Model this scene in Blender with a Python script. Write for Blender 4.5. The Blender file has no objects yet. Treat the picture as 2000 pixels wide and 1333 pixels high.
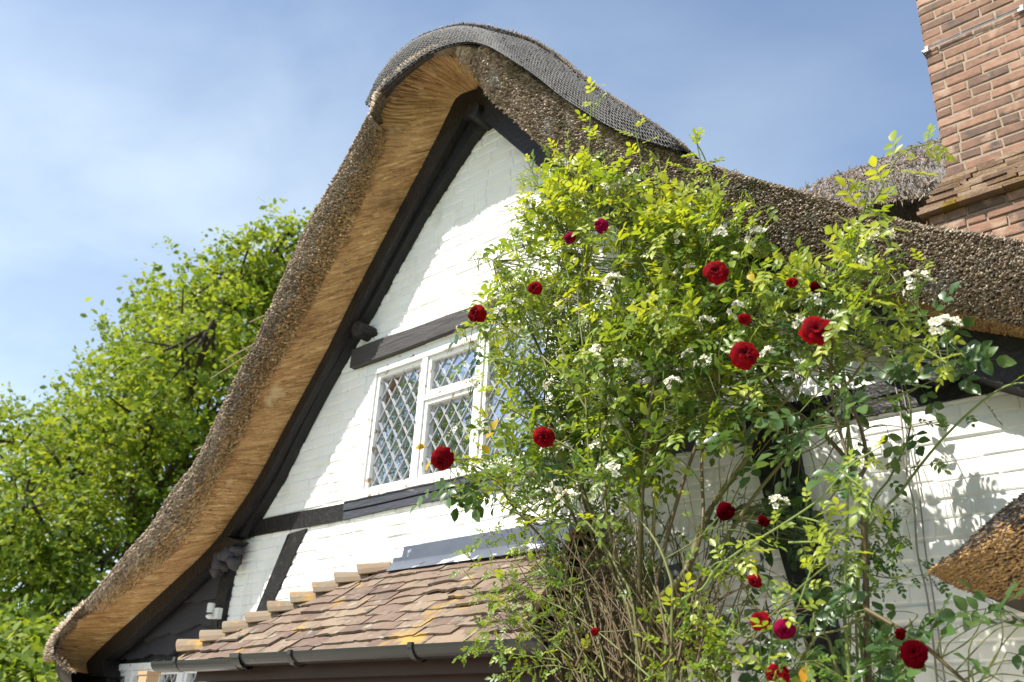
import bpy, math, random
import numpy as np
from mathutils import Vector, Matrix

random.seed(11)
rng = np.random.default_rng(11)
SC = bpy.context.scene
COL = SC.collection

# ------------------------------------------------------------------ camera
CAM = np.array([0.0, -3.7, 1.6])
ROT = np.array([[0.74320035, 0.24597292, 0.62221424],
                [0.66703956, -0.34477445, -0.66044591],
                [0.05207176, 0.90588515, -0.42031016]])
cd = bpy.data.cameras.new('camera')
cam = bpy.data.objects.new('camera', cd)
COL.objects.link(cam)
M4 = Matrix([list(ROT[i]) + [CAM[i]] for i in range(3)] + [[0, 0, 0, 1]])
cam.matrix_world = M4
cd.sensor_width = 36.0
cd.lens = 32.4
cd.clip_start = 0.05
cd.clip_end = 3000
cd.dof.use_dof = True
cd.dof.focus_distance = 4.3
cd.dof.aperture_fstop = 3.0
SC.camera = cam

# ------------------------------------------------------------------ light
SUN = np.array([-0.33, -1.0, 1.33])
SUN = SUN / np.linalg.norm(SUN)
ELEV = math.asin(SUN[2])
world = bpy.data.worlds.new('World')
SC.world = world
world.use_nodes = True
wn, wl = world.node_tree.nodes, world.node_tree.links
wn.clear()
wo = wn.new('ShaderNodeOutputWorld')
bg = wn.new('ShaderNodeBackground')
sky = wn.new('ShaderNodeTexSky')
sky.sky_type = 'NISHITA'
sky.sun_disc = False
sky.sun_elevation = ELEV
sky.sun_rotation = math.atan2(SUN[0], SUN[1])
sky.air_density = 1.0
sky.dust_density = 0.6
sky.ozone_density = 0.35
bg.inputs['Strength'].default_value = 0.110
# thin high cloud, laid out on the sky's own directions
tc = wn.new('ShaderNodeTexCoord')
mp = wn.new('ShaderNodeMapping')
mp.inputs['Scale'].default_value = (1.0, 1.4, 2.6)
mp.inputs['Rotation'].default_value = (0.3, 0.5, 0.4)
nz = wn.new('ShaderNodeTexNoise')
nz.inputs['Scale'].default_value = 2.1
nz.inputs['Detail'].default_value = 7.0
nz.inputs['Roughness'].default_value = 0.52
nz.inputs['Distortion'].default_value = 0.2
rp = wn.new('ShaderNodeValToRGB')
rp.color_ramp.elements[0].position = 0.40
rp.color_ramp.elements[0].color = (0, 0, 0, 1)
rp.color_ramp.elements[1].position = 0.78
rp.color_ramp.elements[1].color = (1, 1, 1, 1)
# more veil low in the west (-x) than overhead
dt = wn.new('ShaderNodeVectorMath'); dt.operation = 'DOT_PRODUCT'
dt.inputs[1].default_value = (-0.80, 0.45, -0.55)
mr = wn.new('ShaderNodeMapRange')
mr.inputs['From Min'].default_value = 0.15
mr.inputs['From Max'].default_value = 0.80
mr.inputs['To Min'].default_value = 0.07
mr.inputs['To Max'].default_value = 0.80
mu = wn.new('ShaderNodeMath'); mu.operation = 'MULTIPLY'
ad = wn.new('ShaderNodeMath'); ad.operation = 'MULTIPLY_ADD'
ad.inputs[1].default_value = 0.42
mx = wn.new('ShaderNodeMix'); mx.data_type = 'RGBA'
mx.inputs['B'].default_value = (4.9, 5.6, 5.95, 1)
wl.new(tc.outputs['Generated'], mp.inputs['Vector'])
wl.new(mp.outputs[0], nz.inputs['Vector'])
wl.new(nz.outputs[0], rp.inputs[0])
wl.new(tc.outputs['Generated'], dt.inputs[0])
wl.new(dt.outputs['Value'], mr.inputs['Value'])
wl.new(rp.outputs[0], mu.inputs[0])
wl.new(mr.outputs[0], mu.inputs[1])
wl.new(mr.outputs[0], ad.inputs[0])
wl.new(mu.outputs[0], ad.inputs[2])
wl.new(ad.outputs[0], mx.inputs['Factor'])
wl.new(sky.outputs[0], mx.inputs['A'])
wl.new(mx.outputs['Result'], bg.inputs['Color'])
wl.new(bg.outputs[0], wo.inputs[0])

sd = bpy.data.lights.new('sun', 'SUN')
sd.energy = 4.2
sd.angle = math.radians(0.53)
sd.color = (1.0, 0.955, 0.88)
so = bpy.data.objects.new('sun', sd)
COL.objects.link(so)
so.rotation_euler = Vector(SUN).to_track_quat('Z', 'Y').to_euler()
so.location = (-6, -14, 24)
SC.view_settings.view_transform = 'Standard'
SC.view_settings.look = 'None'
SC.view_settings.exposure = 1.05
SC.view_settings.gamma = 1.0


# ------------------------------------------------------------------ helpers
def W(px, py, y):
    """point of the plane Y=y seen at photo position px,py (survey of the photograph)"""
    r = ROT @ np.array([px - 1000.0, 666.5 - py, -1800.0])
    return CAM + r * ((y - CAM[1]) / r[1])


def WL(lst, y):
    return np.array([W(p[0], p[1], y) for p in lst])


def XZ(lst, y):
    return [(p[0], p[2]) for p in WL(lst, y)]


def tag(o, label=None, cat=None, group=None, kind=None):
    if label: o['label'] = label
    if cat: o['category'] = cat
    if group: o['group'] = group
    if kind: o['kind'] = kind
    return o


def thing(name, loc, label, cat, group=None):
    o = bpy.data.objects.new(name, None)
    COL.objects.link(o)
    o.location = loc
    o.empty_display_size = 0.2
    return tag(o, label, cat, group)


def root_loc(p):
    v = Vector((0, 0, 0))
    while p is not None:
        v += Vector(p.location)
        p = p.parent
    return np.array(v)


def link(name, me, mats, parent):
    o = bpy.data.objects.new(name, me)
    COL.objects.link(o)
    if not isinstance(mats, (list, tuple)):
        mats = [mats]
    for m in mats:
        me.materials.append(m)
    if parent is not None:
        o.parent = parent
    return o


class MB:
    def __init__(s):
        s.v = []; s.f = []; s.t = []; s.m = []

    def add(s, verts, faces, tint=0.5, mi=0):
        b = len(s.v)
        s.v.extend([tuple(map(float, p)) for p in verts])
        if np.isscalar(tint):
            s.t.extend([tint] * len(verts))
        else:
            s.t.extend(list(tint))
        for f in faces:
            s.f.append(tuple(i + b for i in f)); s.m.append(mi)

    def box(s, x0, x1, y0, y1, z0, z1, tint=0.5, jit=0.0):
        v = [(x, y, z) for x in (x0, x1) for y in (y0, y1) for z in (z0, z1)]
        if jit:
            v = [tuple(c + random.uniform(-jit, jit) for c in p) for p in v]
        s.add(v, [(0, 1, 3, 2), (4, 6, 7, 5), (0, 4, 5, 1), (2, 3, 7, 6), (0, 2, 6, 4), (1, 5, 7, 3)], tint)

    def obox(s, c, ax, ay, az, tint=0.5):
        c, ax, ay, az = map(np.array, (c, ax, ay, az))
        v = [c + i * ax + j * ay + k * az for i in (-1, 1) for j in (-1, 1) for k in (-1, 1)]
        s.add(v, [(0, 1, 3, 2), (4, 6, 7, 5), (0, 4, 5, 1), (2, 3, 7, 6), (0, 2, 6, 4), (1, 5, 7, 3)], tint)

    def prism(s, poly, y0, y1, tint=0.5):
        n = len(poly)
        v = [(p[0], y0, p[1]) for p in poly] + [(p[0], y1, p[1]) for p in poly]
        f = [tuple(range(n)), tuple(range(2 * n - 1, n - 1, -1))]
        f += [(i, i + n, (i + 1) % n + n, (i + 1) % n) for i in range(n)]
        s.add(v, f, tint)

    def band(s, P, Q, y0, y1, tint=0.5):
        """board between two xz polylines of equal length"""
        n = len(P)
        v = []
        for (a, b), (c, d) in zip(P, Q):
            v += [(a, y0, b), (c, y0, d), (c, y1, d), (a, y1, b)]
        f = []
        for i in range(n - 1):
            k = 4 * i
            for j in range(4):
                f.append((k + j, k + (j + 1) % 4, k + 4 + (j + 1) % 4, k + 4 + j))
        f += [(0, 3, 2, 1), (4 * n - 4, 4 * n - 3, 4 * n - 2, 4 * n - 1)]
        s.add(v, f, tint)

    def tube(s, path, rad, sides=6, tint=0.5, cap=True):
        P = np.array(path, float)
        n = len(P)
        R = np.full(n, rad, float) if np.isscalar(rad) else np.array(rad, float)
        T = np.gradient(P, axis=0)
        T /= np.linalg.norm(T, axis=1)[:, None] + 1e-9
        up = np.array([0.31, 0.22, 0.92])
        v = []
        for i in range(n):
            a = np.cross(T[i], up); a /= np.linalg.norm(a) + 1e-9
            b = np.cross(T[i], a)
            for k in range(sides):
                th = 2 * math.pi * k / sides
                v.append(P[i] + R[i] * (math.cos(th) * a + math.sin(th) * b))
        f = []
        for i in range(n - 1):
            for k in range(sides):
                k2 = (k + 1) % sides
                f.append((i * sides + k, i * sides + k2, (i + 1) * sides + k2, (i + 1) * sides + k))
        if cap:
            f.append(tuple(range(sides - 1, -1, -1)))
            f.append(tuple((n - 1) * sides + k for k in range(sides)))
        s.add(v, f, tint)

    def lump(s, c, r, seed=0, amp=0.25, tint=0.5, sq=(1, 1, 1)):
        rr = random.Random(seed)
        ph = [rr.uniform(0, 6) for _ in range(6)]
        nu, nv = 12, 8
        v = []
        for j in range(nv + 1):
            for i in range(nu):
                th = math.pi * j / nv; p = 2 * math.pi * i / nu
                d = np.array([math.sin(th) * math.cos(p), math.sin(th) * math.sin(p), math.cos(th)])
                k = 1 + amp * (math.sin(3 * d[0] + ph[0]) + math.sin(4 * d[1] + ph[1]) + math.sin(5 * d[2] + ph[2])) / 3
                v.append(np.array(c) + r * k * d * np.array(sq))
        f = [(j * nu + i, j * nu + (i + 1) % nu, (j + 1) * nu + (i + 1) % nu, (j + 1) * nu + i) for j in range(nv) for i in range(nu)]
        s.add(v, f, tint)

    def build(s, name, mats, parent=None, smooth=False, local=False):
        me = bpy.data.meshes.new(name)
        V = np.array(s.v, float)
        if parent is not None and not local:
            V = V - root_loc(parent)
        me.from_pydata(V.tolist(), [], s.f)
        a = me.attributes.new('tint', 'FLOAT', 'POINT')
        a.data.foreach_set('value', np.array(s.t, np.float32))
        me.polygons.foreach_set('material_index', np.array(s.m, np.int32))
        if smooth:
            me.polygons.foreach_set('use_smooth', [True] * len(s.f))
        me.update()
        return link(name, me, mats, parent)


def bulk(name, V, F, tint, mat, parent=None, smooth=False, local=False):
    """V (N,k,3) copies of a k-vertex template with triangles F (m,3); tint (N,) or (N,k)"""
    V = np.asarray(V, np.float64)
    N, k = V.shape[:2]
    F = np.asarray(F, np.int64)
    if parent is not None and not local:
        V = V - root_loc(parent)
    idx = (np.arange(N)[:, None, None] * k + F[None]).reshape(-1)
    me = bpy.data.meshes.new(name)
    me.vertices.add(N * k)
    me.vertices.foreach_set('co', V.reshape(-1).astype(np.float32))
    nt = len(idx) // 3
    me.loops.add(len(idx))
    me.loops.foreach_set('vertex_index', idx.astype(np.int32))
    me.polygons.add(nt)
    me.polygons.foreach_set('loop_start', (np.arange(nt) * 3).astype(np.int32))
    if smooth:
        me.polygons.foreach_set('use_smooth', np.ones(nt, bool))
    tint = np.asarray(tint, np.float32)
    if tint.ndim == 1:
        tint = np.repeat(tint[:, None], k, 1)
    a = me.attributes.new('tint', 'FLOAT', 'POINT')
    a.data.foreach_set('value', tint.reshape(-1))
    me.update(calc_edges=True)
    return link(name, me, mat, parent)


def unit(a):
    a = np.asarray(a, float)
    return a / (np.linalg.norm(a, axis=-1, keepdims=True) + 1e-12)


def catmull(P, n):
    """smooth resample of control points (m,d) into n points, uniform in index"""
    P = np.asarray(P, float)
    m = len(P)
    t = np.linspace(0, m - 1, n)
    i = np.clip(t.astype(int), 0, m - 2)
    u = (t - i)[:, None]
    p0 = P[np.clip(i - 1, 0, m - 1)]; p1 = P[i]; p2 = P[i + 1]; p3 = P[np.clip(i + 2, 0, m - 1)]
    return 0.5 * (2 * p1 + (p2 - p0) * u + (2 * p0 - 5 * p1 + 4 * p2 - p3) * u ** 2 + (3 * p1 - p0 - 3 * p2 + p3) * u ** 3)


# ------------------------------------------------------------------ materials
def mat(name, cols, rough=0.7, tintw=0.5, scale=6.0, stretch=(1, 1, 1), bump=0.0, bscale=30.0,
        bdist=0.01, spec=0.3, transl=0.0, tcol=None, patches=(), const=False, detail=6.0, coat=0.0, sat_noise=1.0):
    """ramp over (tint attribute, object-space noise); patches = [(colour, scale, threshold, softness)]"""
    m = bpy.data.materials.new(name)
    m.use_nodes = True
    n, l = m.node_tree.nodes, m.node_tree.links
    n.clear()
    out = n.new('ShaderNodeOutputMaterial')
    bs = n.new('ShaderNodeBsdfPrincipled')
    bs.inputs['Roughness'].default_value = rough
    bs.inputs['Specular IOR Level'].default_value = spec
    bs.inputs['Coat Weight'].default_value = coat
    tcn = n.new('ShaderNodeTexCoord')
    mpn = n.new('ShaderNodeMapping'); mpn.inputs['Scale'].default_value = stretch
    l.new(tcn.outputs['Object'], mpn.inputs[0])
    at = n.new('ShaderNodeAttribute'); at.attribute_name = 'tint'
    ns = n.new('ShaderNodeTexNoise')
    ns.inputs['Scale'].default_value = scale; ns.inputs['Detail'].default_value = detail
    ns.inputs['Roughness'].default_value = 0.62
    l.new(mpn.outputs[0], ns.inputs['Vector'])
    st = n.new('ShaderNodeMapRange')
    st.inputs['From Min'].default_value = 0.5 - 0.22 / sat_noise; st.inputs['From Max'].default_value = 0.5 + 0.22 / sat_noise
    l.new(ns.outputs[0], st.inputs['Value'])
    mi = n.new('ShaderNodeMix'); mi.inputs['Factor'].default_value = tintw
    l.new(st.outputs[0], mi.inputs['A']); l.new(at.outputs['Fac'], mi.inputs['B'])
    rp = n.new('ShaderNodeValToRGB')
    cr = rp.color_ramp
    if const: cr.interpolation = 'CONSTANT'
    k = len(cols)
    for i, c in enumerate(cols):
        pos, c3 = (c[0], c[1]) if isinstance(c[0], float) and len(c) == 2 else (i / max(1, k - 1), c)
        if i < 2:
            e = cr.elements[i]; e.position = pos
        else:
            e = cr.elements.new(pos)
        e.color = tuple(c3) + (1,)
    if k == 1:
        cr.elements[1].color = tuple(cols[0]) + (1,)
    l.new(mi.outputs['Result'], rp.inputs[0])
    colout = rp.outputs[0]
    for (pc, psc, th, sf) in patches:
        pn = n.new('ShaderNodeTexNoise'); pn.inputs['Scale'].default_value = psc; pn.inputs['Detail'].default_value = 5
        l.new(mpn.outputs[0], pn.inputs['Vector'])
        pr = n.new('ShaderNodeMapRange'); pr.inputs['From Min'].default_value = th; pr.inputs['From Max'].default_value = th + sf
        l.new(pn.outputs[0], pr.inputs['Value'])
        mm = n.new('ShaderNodeMix'); mm.data_type = 'RGBA'
        mm.inputs['B'].default_value = tuple(pc) + (1,)
        l.new(pr.outputs[0], mm.inputs['Factor']); l.new(colout, mm.inputs['A'])
        colout = mm.outputs['Result']
    l.new(colout, bs.inputs['Base Color'])
    if bump:
        bn = n.new('ShaderNodeTexNoise'); bn.inputs['Scale'].default_value = bscale; bn.inputs['Detail'].default_value = 6
        l.new(mpn.outputs[0], bn.inputs['Vector'])
        bp = n.new('ShaderNodeBump'); bp.inputs['Strength'].default_value = bump; bp.inputs['Distance'].default_value = bdist
        l.new(bn.outputs[0], bp.inputs['Height']); l.new(bp.outputs[0], bs.inputs['Normal'])
    if transl > 0:
        tr = n.new('ShaderNodeBsdfTranslucent')
        if tcol is not None:
            hm = n.new('ShaderNodeMix'); hm.data_type = 'RGBA'; hm.blend_type = 'MULTIPLY'; hm.inputs['Factor'].default_value = 1.0
            hm.inputs['B'].default_value = tuple(tcol) + (1,)
            l.new(colout, hm.inputs['A']); l.new(hm.outputs['Result'], tr.inputs['Color'])
        else:
            l.new(colout, tr.inputs['Color'])
        ms = n.new('ShaderNodeMixShader'); ms.inputs[0].default_value = transl
        l.new(bs.outputs[0], ms.inputs[1]); l.new(tr.outputs[0], ms.inputs[2])
        l.new(ms.outputs[0], out.inputs[0])
    else:
        l.new(bs.outputs[0], out.inputs[0])
    return m


MT = {}
MT['paint'] = mat('white_paint', [(0.71, 0.69, 0.64), (0.80, 0.785, 0.745), (0.83, 0.82, 0.785)], rough=0.75, tintw=0.45, scale=3.0, stretch=(1, 1, 0.35), bump=0.45, bscale=45, bdist=0.006,
                  patches=[((0.56, 0.54, 0.47), 4.0, 0.54, 0.22), ((0.40, 0.39, 0.36), 22.0, 0.70, 0.05)])
MT['frame_paint'] = mat('frame_paint', [(0.70, 0.69, 0.66), (0.80, 0.80, 0.78)], rough=0.5, scale=7, bump=0.3, bscale=60, bdist=0.003,
                        patches=[((0.30, 0.22, 0.14), 16.0, 0.62, 0.04), ((0.45, 0.40, 0.33), 9.0, 0.64, 0.06)])
MT['timber'] = mat('black_timber', [(0.006, 0.0055, 0.0055), (0.012, 0.011, 0.011), (0.024, 0.022, 0.021)], rough=0.48, scale=9, stretch=(1, 1, 1), bump=1.0, bscale=35, bdist=0.008, spec=0.35,
                   patches=[((0.030, 0.028, 0.026), 14.0, 0.60, 0.14), ((0.09, 0.085, 0.08), 40.0, 0.69, 0.06)])
MT['lintel'] = mat('lintel_timber', [(0.028, 0.026, 0.026), (0.075, 0.068, 0.066)], rough=0.6, scale=14, stretch=(0.25, 1, 1.6), bump=1.0, bscale=30, bdist=0.008,
                   patches=[((0.16, 0.15, 0.14), 26.0, 0.66, 0.08)])
MT['sunlit_timber'] = mat('sunlit_timber', [(0.030, 0.032, 0.040), (0.070, 0.074, 0.088)], rough=0.55, scale=9, stretch=(0.3, 1, 1.5), bump=0.8, bscale=30, patches=[((0.20, 0.20, 0.20), 22.0, 0.67, 0.06)])  # lit copy of the black timber: sun and sheen put into the colour
MT['cable'] = mat('cable_sheath', [(0.20, 0.19, 0.165), (0.30, 0.285, 0.25)], rough=0.6)
MT['board'] = mat('dark_weatherboard', [(0.035, 0.033, 0.038), (0.06, 0.057, 0.064)], rough=0.6, scale=4, stretch=(0.5, 1, 2), bump=0.4, bscale=20)
MT['lead'] = mat('lead', [(0.060, 0.070, 0.095), (0.115, 0.130, 0.165)], rough=0.55, scale=6, bump=0.3, bscale=25,
                 patches=[((0.62, 0.62, 0.64), 7.0, 0.62, 0.05)])
MT['came'] = mat('lead_cames', [(0.30, 0.31, 0.33), (0.42, 0.43, 0.44)], rough=0.5, scale=20)
MT['thatch'] = mat('thatch_base', [(0.035, 0.026, 0.018), (0.10, 0.078, 0.055)], rough=0.9, scale=40, bump=1.0, bscale=120, bdist=0.02)
MT['butts'] = mat('reed_ends', [(0.028, 0.019, 0.012), (0.14, 0.098, 0.066), (0.33, 0.25, 0.175), (0.60, 0.51, 0.39)], rough=0.5, tintw=0.78, scale=3.0, spec=0.4,
                  patches=[((0.36, 0.335, 0.30), 6.5, 0.585, 0.16), ((0.095, 0.090, 0.030), 4.3, 0.60, 0.12)])
MT['butts_grey'] = mat('weathered_reed_ends', [(0.10, 0.070, 0.046), (0.30, 0.23, 0.165), (0.48, 0.39, 0.30), (0.66, 0.58, 0.48)], rough=0.8, tintw=0.7, scale=4.0, spec=0.2)
MT['butts_tan'] = mat('tan_reed_ends', [(0.10, 0.05, 0.02), (0.33, 0.20, 0.09), (0.50, 0.335, 0.17), (0.64, 0.47, 0.28)], rough=0.7, tintw=0.7, scale=4.0, spec=0.25)
MT['straw'] = mat('golden_straw', [(0.045, 0.020, 0.008), (0.28, 0.15, 0.054), (0.45, 0.28, 0.115), (0.66, 0.47, 0.24)], rough=0.5, tintw=0.70, scale=3.0, spec=0.35, patches=[((0.13, 0.065, 0.025), 2.2, 0.60, 0.16), ((0.50, 0.38, 0.22), 5.0, 0.64, 0.12)])
MT['strawbase'] = mat('straw_base', [(0.20, 0.085, 0.022), (0.36, 0.18, 0.05)], rough=0.8, scale=20, tintw=0.2)
MT['ridge'] = mat('ridge_thatch', [(0.020, 0.018, 0.018), (0.050, 0.046, 0.044), (0.13, 0.12, 0.11)], rough=0.9, tintw=0.6, scale=10, bump=1.0, bscale=60, bdist=0.02)
MT['ridge_reed'] = mat('ridge_reed', [(0.010, 0.009, 0.009), (0.034, 0.031, 0.030), (0.085, 0.078, 0.074), (0.19, 0.178, 0.165)], rough=0.9, tintw=0.8, scale=6, spec=0.1)
MT['wire'] = mat('galvanised_wire', [(0.09, 0.086, 0.083), (0.23, 0.22, 0.21)], rough=0.6, scale=5, spec=0.3)
MT['tile'] = mat('clay_tile', [(0.085, 0.058, 0.048), (0.155, 0.105, 0.080), (0.205, 0.150, 0.108), (0.265, 0.20, 0.135)], rough=0.85, tintw=0.6, scale=5, bump=0.5, bscale=60, bdist=0.005,
                 patches=[((0.36, 0.23, 0.06), 3.7, 0.60, 0.10), ((0.30, 0.275, 0.22), 12.0, 0.60, 0.14), ((0.085, 0.08, 0.06), 18.0, 0.58, 0.10)])
MT['hip'] = mat('hip_tile', [(0.17, 0.12, 0.08), (0.26, 0.195, 0.13)], rough=0.9, scale=7, bump=0.4, bscale=50, bdist=0.005,
                patches=[((0.42, 0.25, 0.07), 6.0, 0.53, 0.12), ((0.20, 0.175, 0.13), 14.0, 0.54, 0.1)])
MT['brick'] = mat('red_brick', [(0.095, 0.068, 0.056), (0.185, 0.108, 0.074), (0.275, 0.155, 0.102), (0.37, 0.24, 0.175)], rough=0.9, tintw=0.62, scale=16, bump=0.6, bscale=70, bdist=0.006,
                  patches=[((0.085, 0.072, 0.065), 11.0, 0.58, 0.14), ((0.40, 0.28, 0.20), 7.0, 0.58, 0.14)])
MT['mortar'] = mat('lime_mortar', [(0.25, 0.185, 0.13), (0.36, 0.285, 0.21)], rough=0.95, scale=14, tintw=0.2, bump=0.8, bscale=80, bdist=0.006)
MT['mosstile'] = mat('mossy_tile', [(0.12, 0.075, 0.05), (0.25, 0.165, 0.105), (0.36, 0.27, 0.185)], rough=0.95, tintw=0.6, scale=9, bump=0.8, bscale=60, bdist=0.008,
                     patches=[((0.24, 0.15, 0.025), 6.0, 0.56, 0.08), ((0.12, 0.12, 0.04), 8.0, 0.62, 0.1)])
MT['gutter'] = mat('black_plastic', [(0.012, 0.012, 0.013), (0.03, 0.028, 0.026)], rough=0.28, scale=5, spec=0.5, patches=[((0.10, 0.09, 0.07), 12.0, 0.66, 0.1)])
MT['fascia'] = mat('dark_fascia', [(0.022, 0.010, 0.008), (0.04, 0.018, 0.014)], rough=0.5, scale=5)
MT['metal'] = mat('grey_metal', [(0.20, 0.205, 0.22), (0.32, 0.325, 0.34)], rough=0.4, scale=10)
MT['sensor'] = mat('cream_plastic', [(0.62, 0.62, 0.57), (0.70, 0.70, 0.66)], rough=0.4, scale=10)
MT['wood'] = mat('pale_wood', [(0.34, 0.22, 0.12), (0.46, 0.31, 0.18)], rough=0.7, scale=10)
MT['curtain'] = mat('curtain', [(0.52, 0.50, 0.45), (0.70, 0.68, 0.61)], rough=0.9, scale=4)
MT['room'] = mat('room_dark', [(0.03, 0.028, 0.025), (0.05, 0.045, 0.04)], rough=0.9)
MT['bark'] = mat('bark', [(0.035, 0.026, 0.018), (0.085, 0.066, 0.048)], rough=0.9, scale=8, bump=0.8, bscale=30, bdist=0.03)
MT['cane'] = mat('rose_cane', [(0.065, 0.038, 0.02), (0.11, 0.085, 0.035), (0.13, 0.16, 0.04), (0.20, 0.27, 0.06)], rough=0.5, tintw=0.85, scale=9)
MT['twig'] = mat('dry_twig', [(0.09, 0.055, 0.032), (0.20, 0.13, 0.08), (0.33, 0.25, 0.17)], rough=0.8, tintw=0.8, scale=9)
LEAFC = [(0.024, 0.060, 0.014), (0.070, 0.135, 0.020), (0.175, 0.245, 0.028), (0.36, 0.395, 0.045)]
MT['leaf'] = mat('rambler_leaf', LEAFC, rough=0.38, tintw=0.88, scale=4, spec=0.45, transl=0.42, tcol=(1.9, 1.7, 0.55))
MT['leaf_dark'] = mat('climber_leaf', [(0.022, 0.052, 0.018), (0.060, 0.115, 0.034), (0.14, 0.21, 0.055)], rough=0.34, tintw=0.85, scale=4, spec=0.5, transl=0.30, tcol=(1.7, 1.6, 0.6))
MT['leaf_yellow'] = mat('yellow_leaf', [(0.45, 0.20, 0.01), (0.52, 0.40, 0.02)], rough=0.45, tintw=0.8, scale=4, transl=0.4)
MT['oak'] = mat('oak_leaf', [(0.034, 0.068, 0.014), (0.088, 0.148, 0.024), (0.180, 0.240, 0.036), (0.30, 0.335, 0.055)], rough=0.5, tintw=0.85, scale=0.5, transl=0.42, tcol=(1.7, 1.6, 0.6), spec=0.3)
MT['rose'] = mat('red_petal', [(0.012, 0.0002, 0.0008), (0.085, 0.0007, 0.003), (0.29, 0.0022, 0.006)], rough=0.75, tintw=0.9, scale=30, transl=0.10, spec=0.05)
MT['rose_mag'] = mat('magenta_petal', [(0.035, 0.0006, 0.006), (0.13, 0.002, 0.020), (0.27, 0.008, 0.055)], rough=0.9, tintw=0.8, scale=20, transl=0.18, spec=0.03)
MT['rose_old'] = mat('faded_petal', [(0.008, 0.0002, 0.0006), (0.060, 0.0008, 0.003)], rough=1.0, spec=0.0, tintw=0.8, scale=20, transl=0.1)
MT['blossom'] = mat('white_blossom', [(0.0, (0.10, 0.19, 0.03)), (0.2, (0.62, 0.42, 0.05)), (0.4, (0.66, 0.63, 0.50)), (0.7, (0.76, 0.74, 0.64))], rough=0.6, tintw=1.0, transl=0.25, const=True)
MT['grass'] = mat('lawn', [(0.06, 0.11, 0.02), (0.11, 0.17, 0.035)], rough=0.9, scale=3, bump=0.5, bscale=40)
MT['bounce_gravel'] = mat('pale_bounce_gravel', [(0.40, 0.36, 0.29), (0.56, 0.51, 0.43)], rough=0.95, scale=30, bump=0.8, bscale=80)

gm = bpy.data.materials.new('window_glass')
gm.use_nodes = True
n, l = gm.node_tree.nodes, gm.node_tree.links
n.clear()
go = n.new('ShaderNodeOutputMaterial')
gt = n.new('ShaderNodeBsdfTransparent'); gt.inputs[0].default_value = (0.80, 0.83, 0.82, 1)
gg = n.new('ShaderNodeBsdfGlossy'); gg.inputs['Roughness'].default_value = 0.02; gg.inputs[0].default_value = (0.9, 0.9, 0.95, 1)
gx = n.new('ShaderNodeMixShader'); gx.inputs[0].default_value = 0.52
gnz = n.new('ShaderNodeTexNoise'); gnz.inputs['Scale'].default_value = 9
gbp = n.new('ShaderNodeBump'); gbp.inputs['Strength'].default_value = 0.25; gbp.inputs['Distance'].default_value = 0.01
gtc = n.new('ShaderNodeTexCoord')
l.new(gtc.outputs['Object'], gnz.inputs[0]); l.new(gnz.outputs[0], gbp.inputs['Height']); l.new(gbp.outputs[0], gg.inputs['Normal'])
l.new(gt.outputs[0], gx.inputs[1]); l.new(gg.outputs[0], gx.inputs[2]); l.new(gx.outputs[0], go.inputs[0])
MT['glass'] = gm

# ------------------------------------------------------------------ ground
b = MB()
b.add([(-400, -400, 0), (400, -400, 0), (400, 400, 0), (-400, 400, 0)], [(0, 1, 2, 3)])
tag(b.build('ground', MT['grass']), kind='structure')
b = MB()
b.add([(-12, -9.0, 0.004), (8, -9.0, 0.004), (8, 0.1, 0.004), (-12, 0.1, 0.004)], [(0, 1, 2, 3)])
tag(b.build('path', MT['bounce_gravel']), kind='structure')  # pale ground added out of view to bounce sunlight onto wall and soffit

# ------------------------------------------------------------------ cottage
cot = thing('cottage', (-4.0, 0.0, 0.0), 'white painted brick cottage with black timbers and a thatched gable', 'cottage')

# roof line survey: A = top of bargeboards, B = lower rim of reed ends, C = upper rim of reed ends
ST = [((174, 1317), (143, 1311), (132, 1308)), ((177, 1293), (112, 1287), (104, 1275)), ((215, 1254), (130, 1250), (114, 1240)),
      ((270, 1205), (172, 1210), (142, 1206)), ((330, 1150), (235, 1157), (196, 1146)), ((390, 1093), (300, 1110), (252, 1080)),
      ((430, 1050), (350, 1068), (300, 1026)), ((465, 1000), (392, 1000), (342, 960)), ((505, 940), (425, 937), (388, 897)),
      ((560, 838), (474, 850), (435, 800)), ((600, 765), (508, 773), (468, 732)), ((645, 682), (545, 710), (502, 668)),
      ((700, 570), (605, 600), (550, 560)), ((750, 475), (655, 502), (602, 447)), ((800, 380), (705, 400), (660, 345)),
      ((850, 287), (740, 315), (702, 265)), ((883, 222), (762, 240), (728, 210)), ((897, 196), (783, 178), (752, 175)),
      ((912, 184), (815, 136), (796, 137)), ((926, 176), (862, 112), (850, 103)), ((940, 170), (928, 135), (905, 88)),
      ((962, 192), (962, 186), (965, 102)), ((1000, 227), (1001, 223), (1015, 138)), ((1080, 302), (1082, 298), (1095, 194)),
      ((1180, 372), (1183, 367), (1200, 260)), ((1320, 442), (1323, 436), (1320, 306)), ((1460, 492), (1463, 484), (1460, 353)),
      ((1600, 548), (1605, 533), (1600, 392)), ((1780, 612), (1785, 583), (1770, 441)), ((1850, 637), (1860, 605), (1850, 456)),
      ((2000, 662), (2010, 636), (2000, 480)), ((2200, 690), (2210, 670), (2200, 515)), ((2450, 705), (2460, 690), (2450, 540))]
YA = -0.12
NS = len(ST)
yb = [-0.42] * NS
yc = [-0.56] * NS
for i in range(15, 22):
    yc[i] = -0.56 - 0.09 * math.sin(math.pi * (i - 14) / 8)
for i in range(22, NS):
    t_ = min(1.0, (i - 22) / 5.0)
    yc[i] = -0.53 + 0.12 * t_
    yb[i] = -0.42 + 0.11 * t_
A0 = np.array([W(*s[0], YA) for s in ST])
B0 = np.array([W(*s[1], y) for s, y in zip(ST, yb)])
C0 = np.array([W(*s[2], y) for s, y in zip(ST, yc)])
NF = 640
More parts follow.
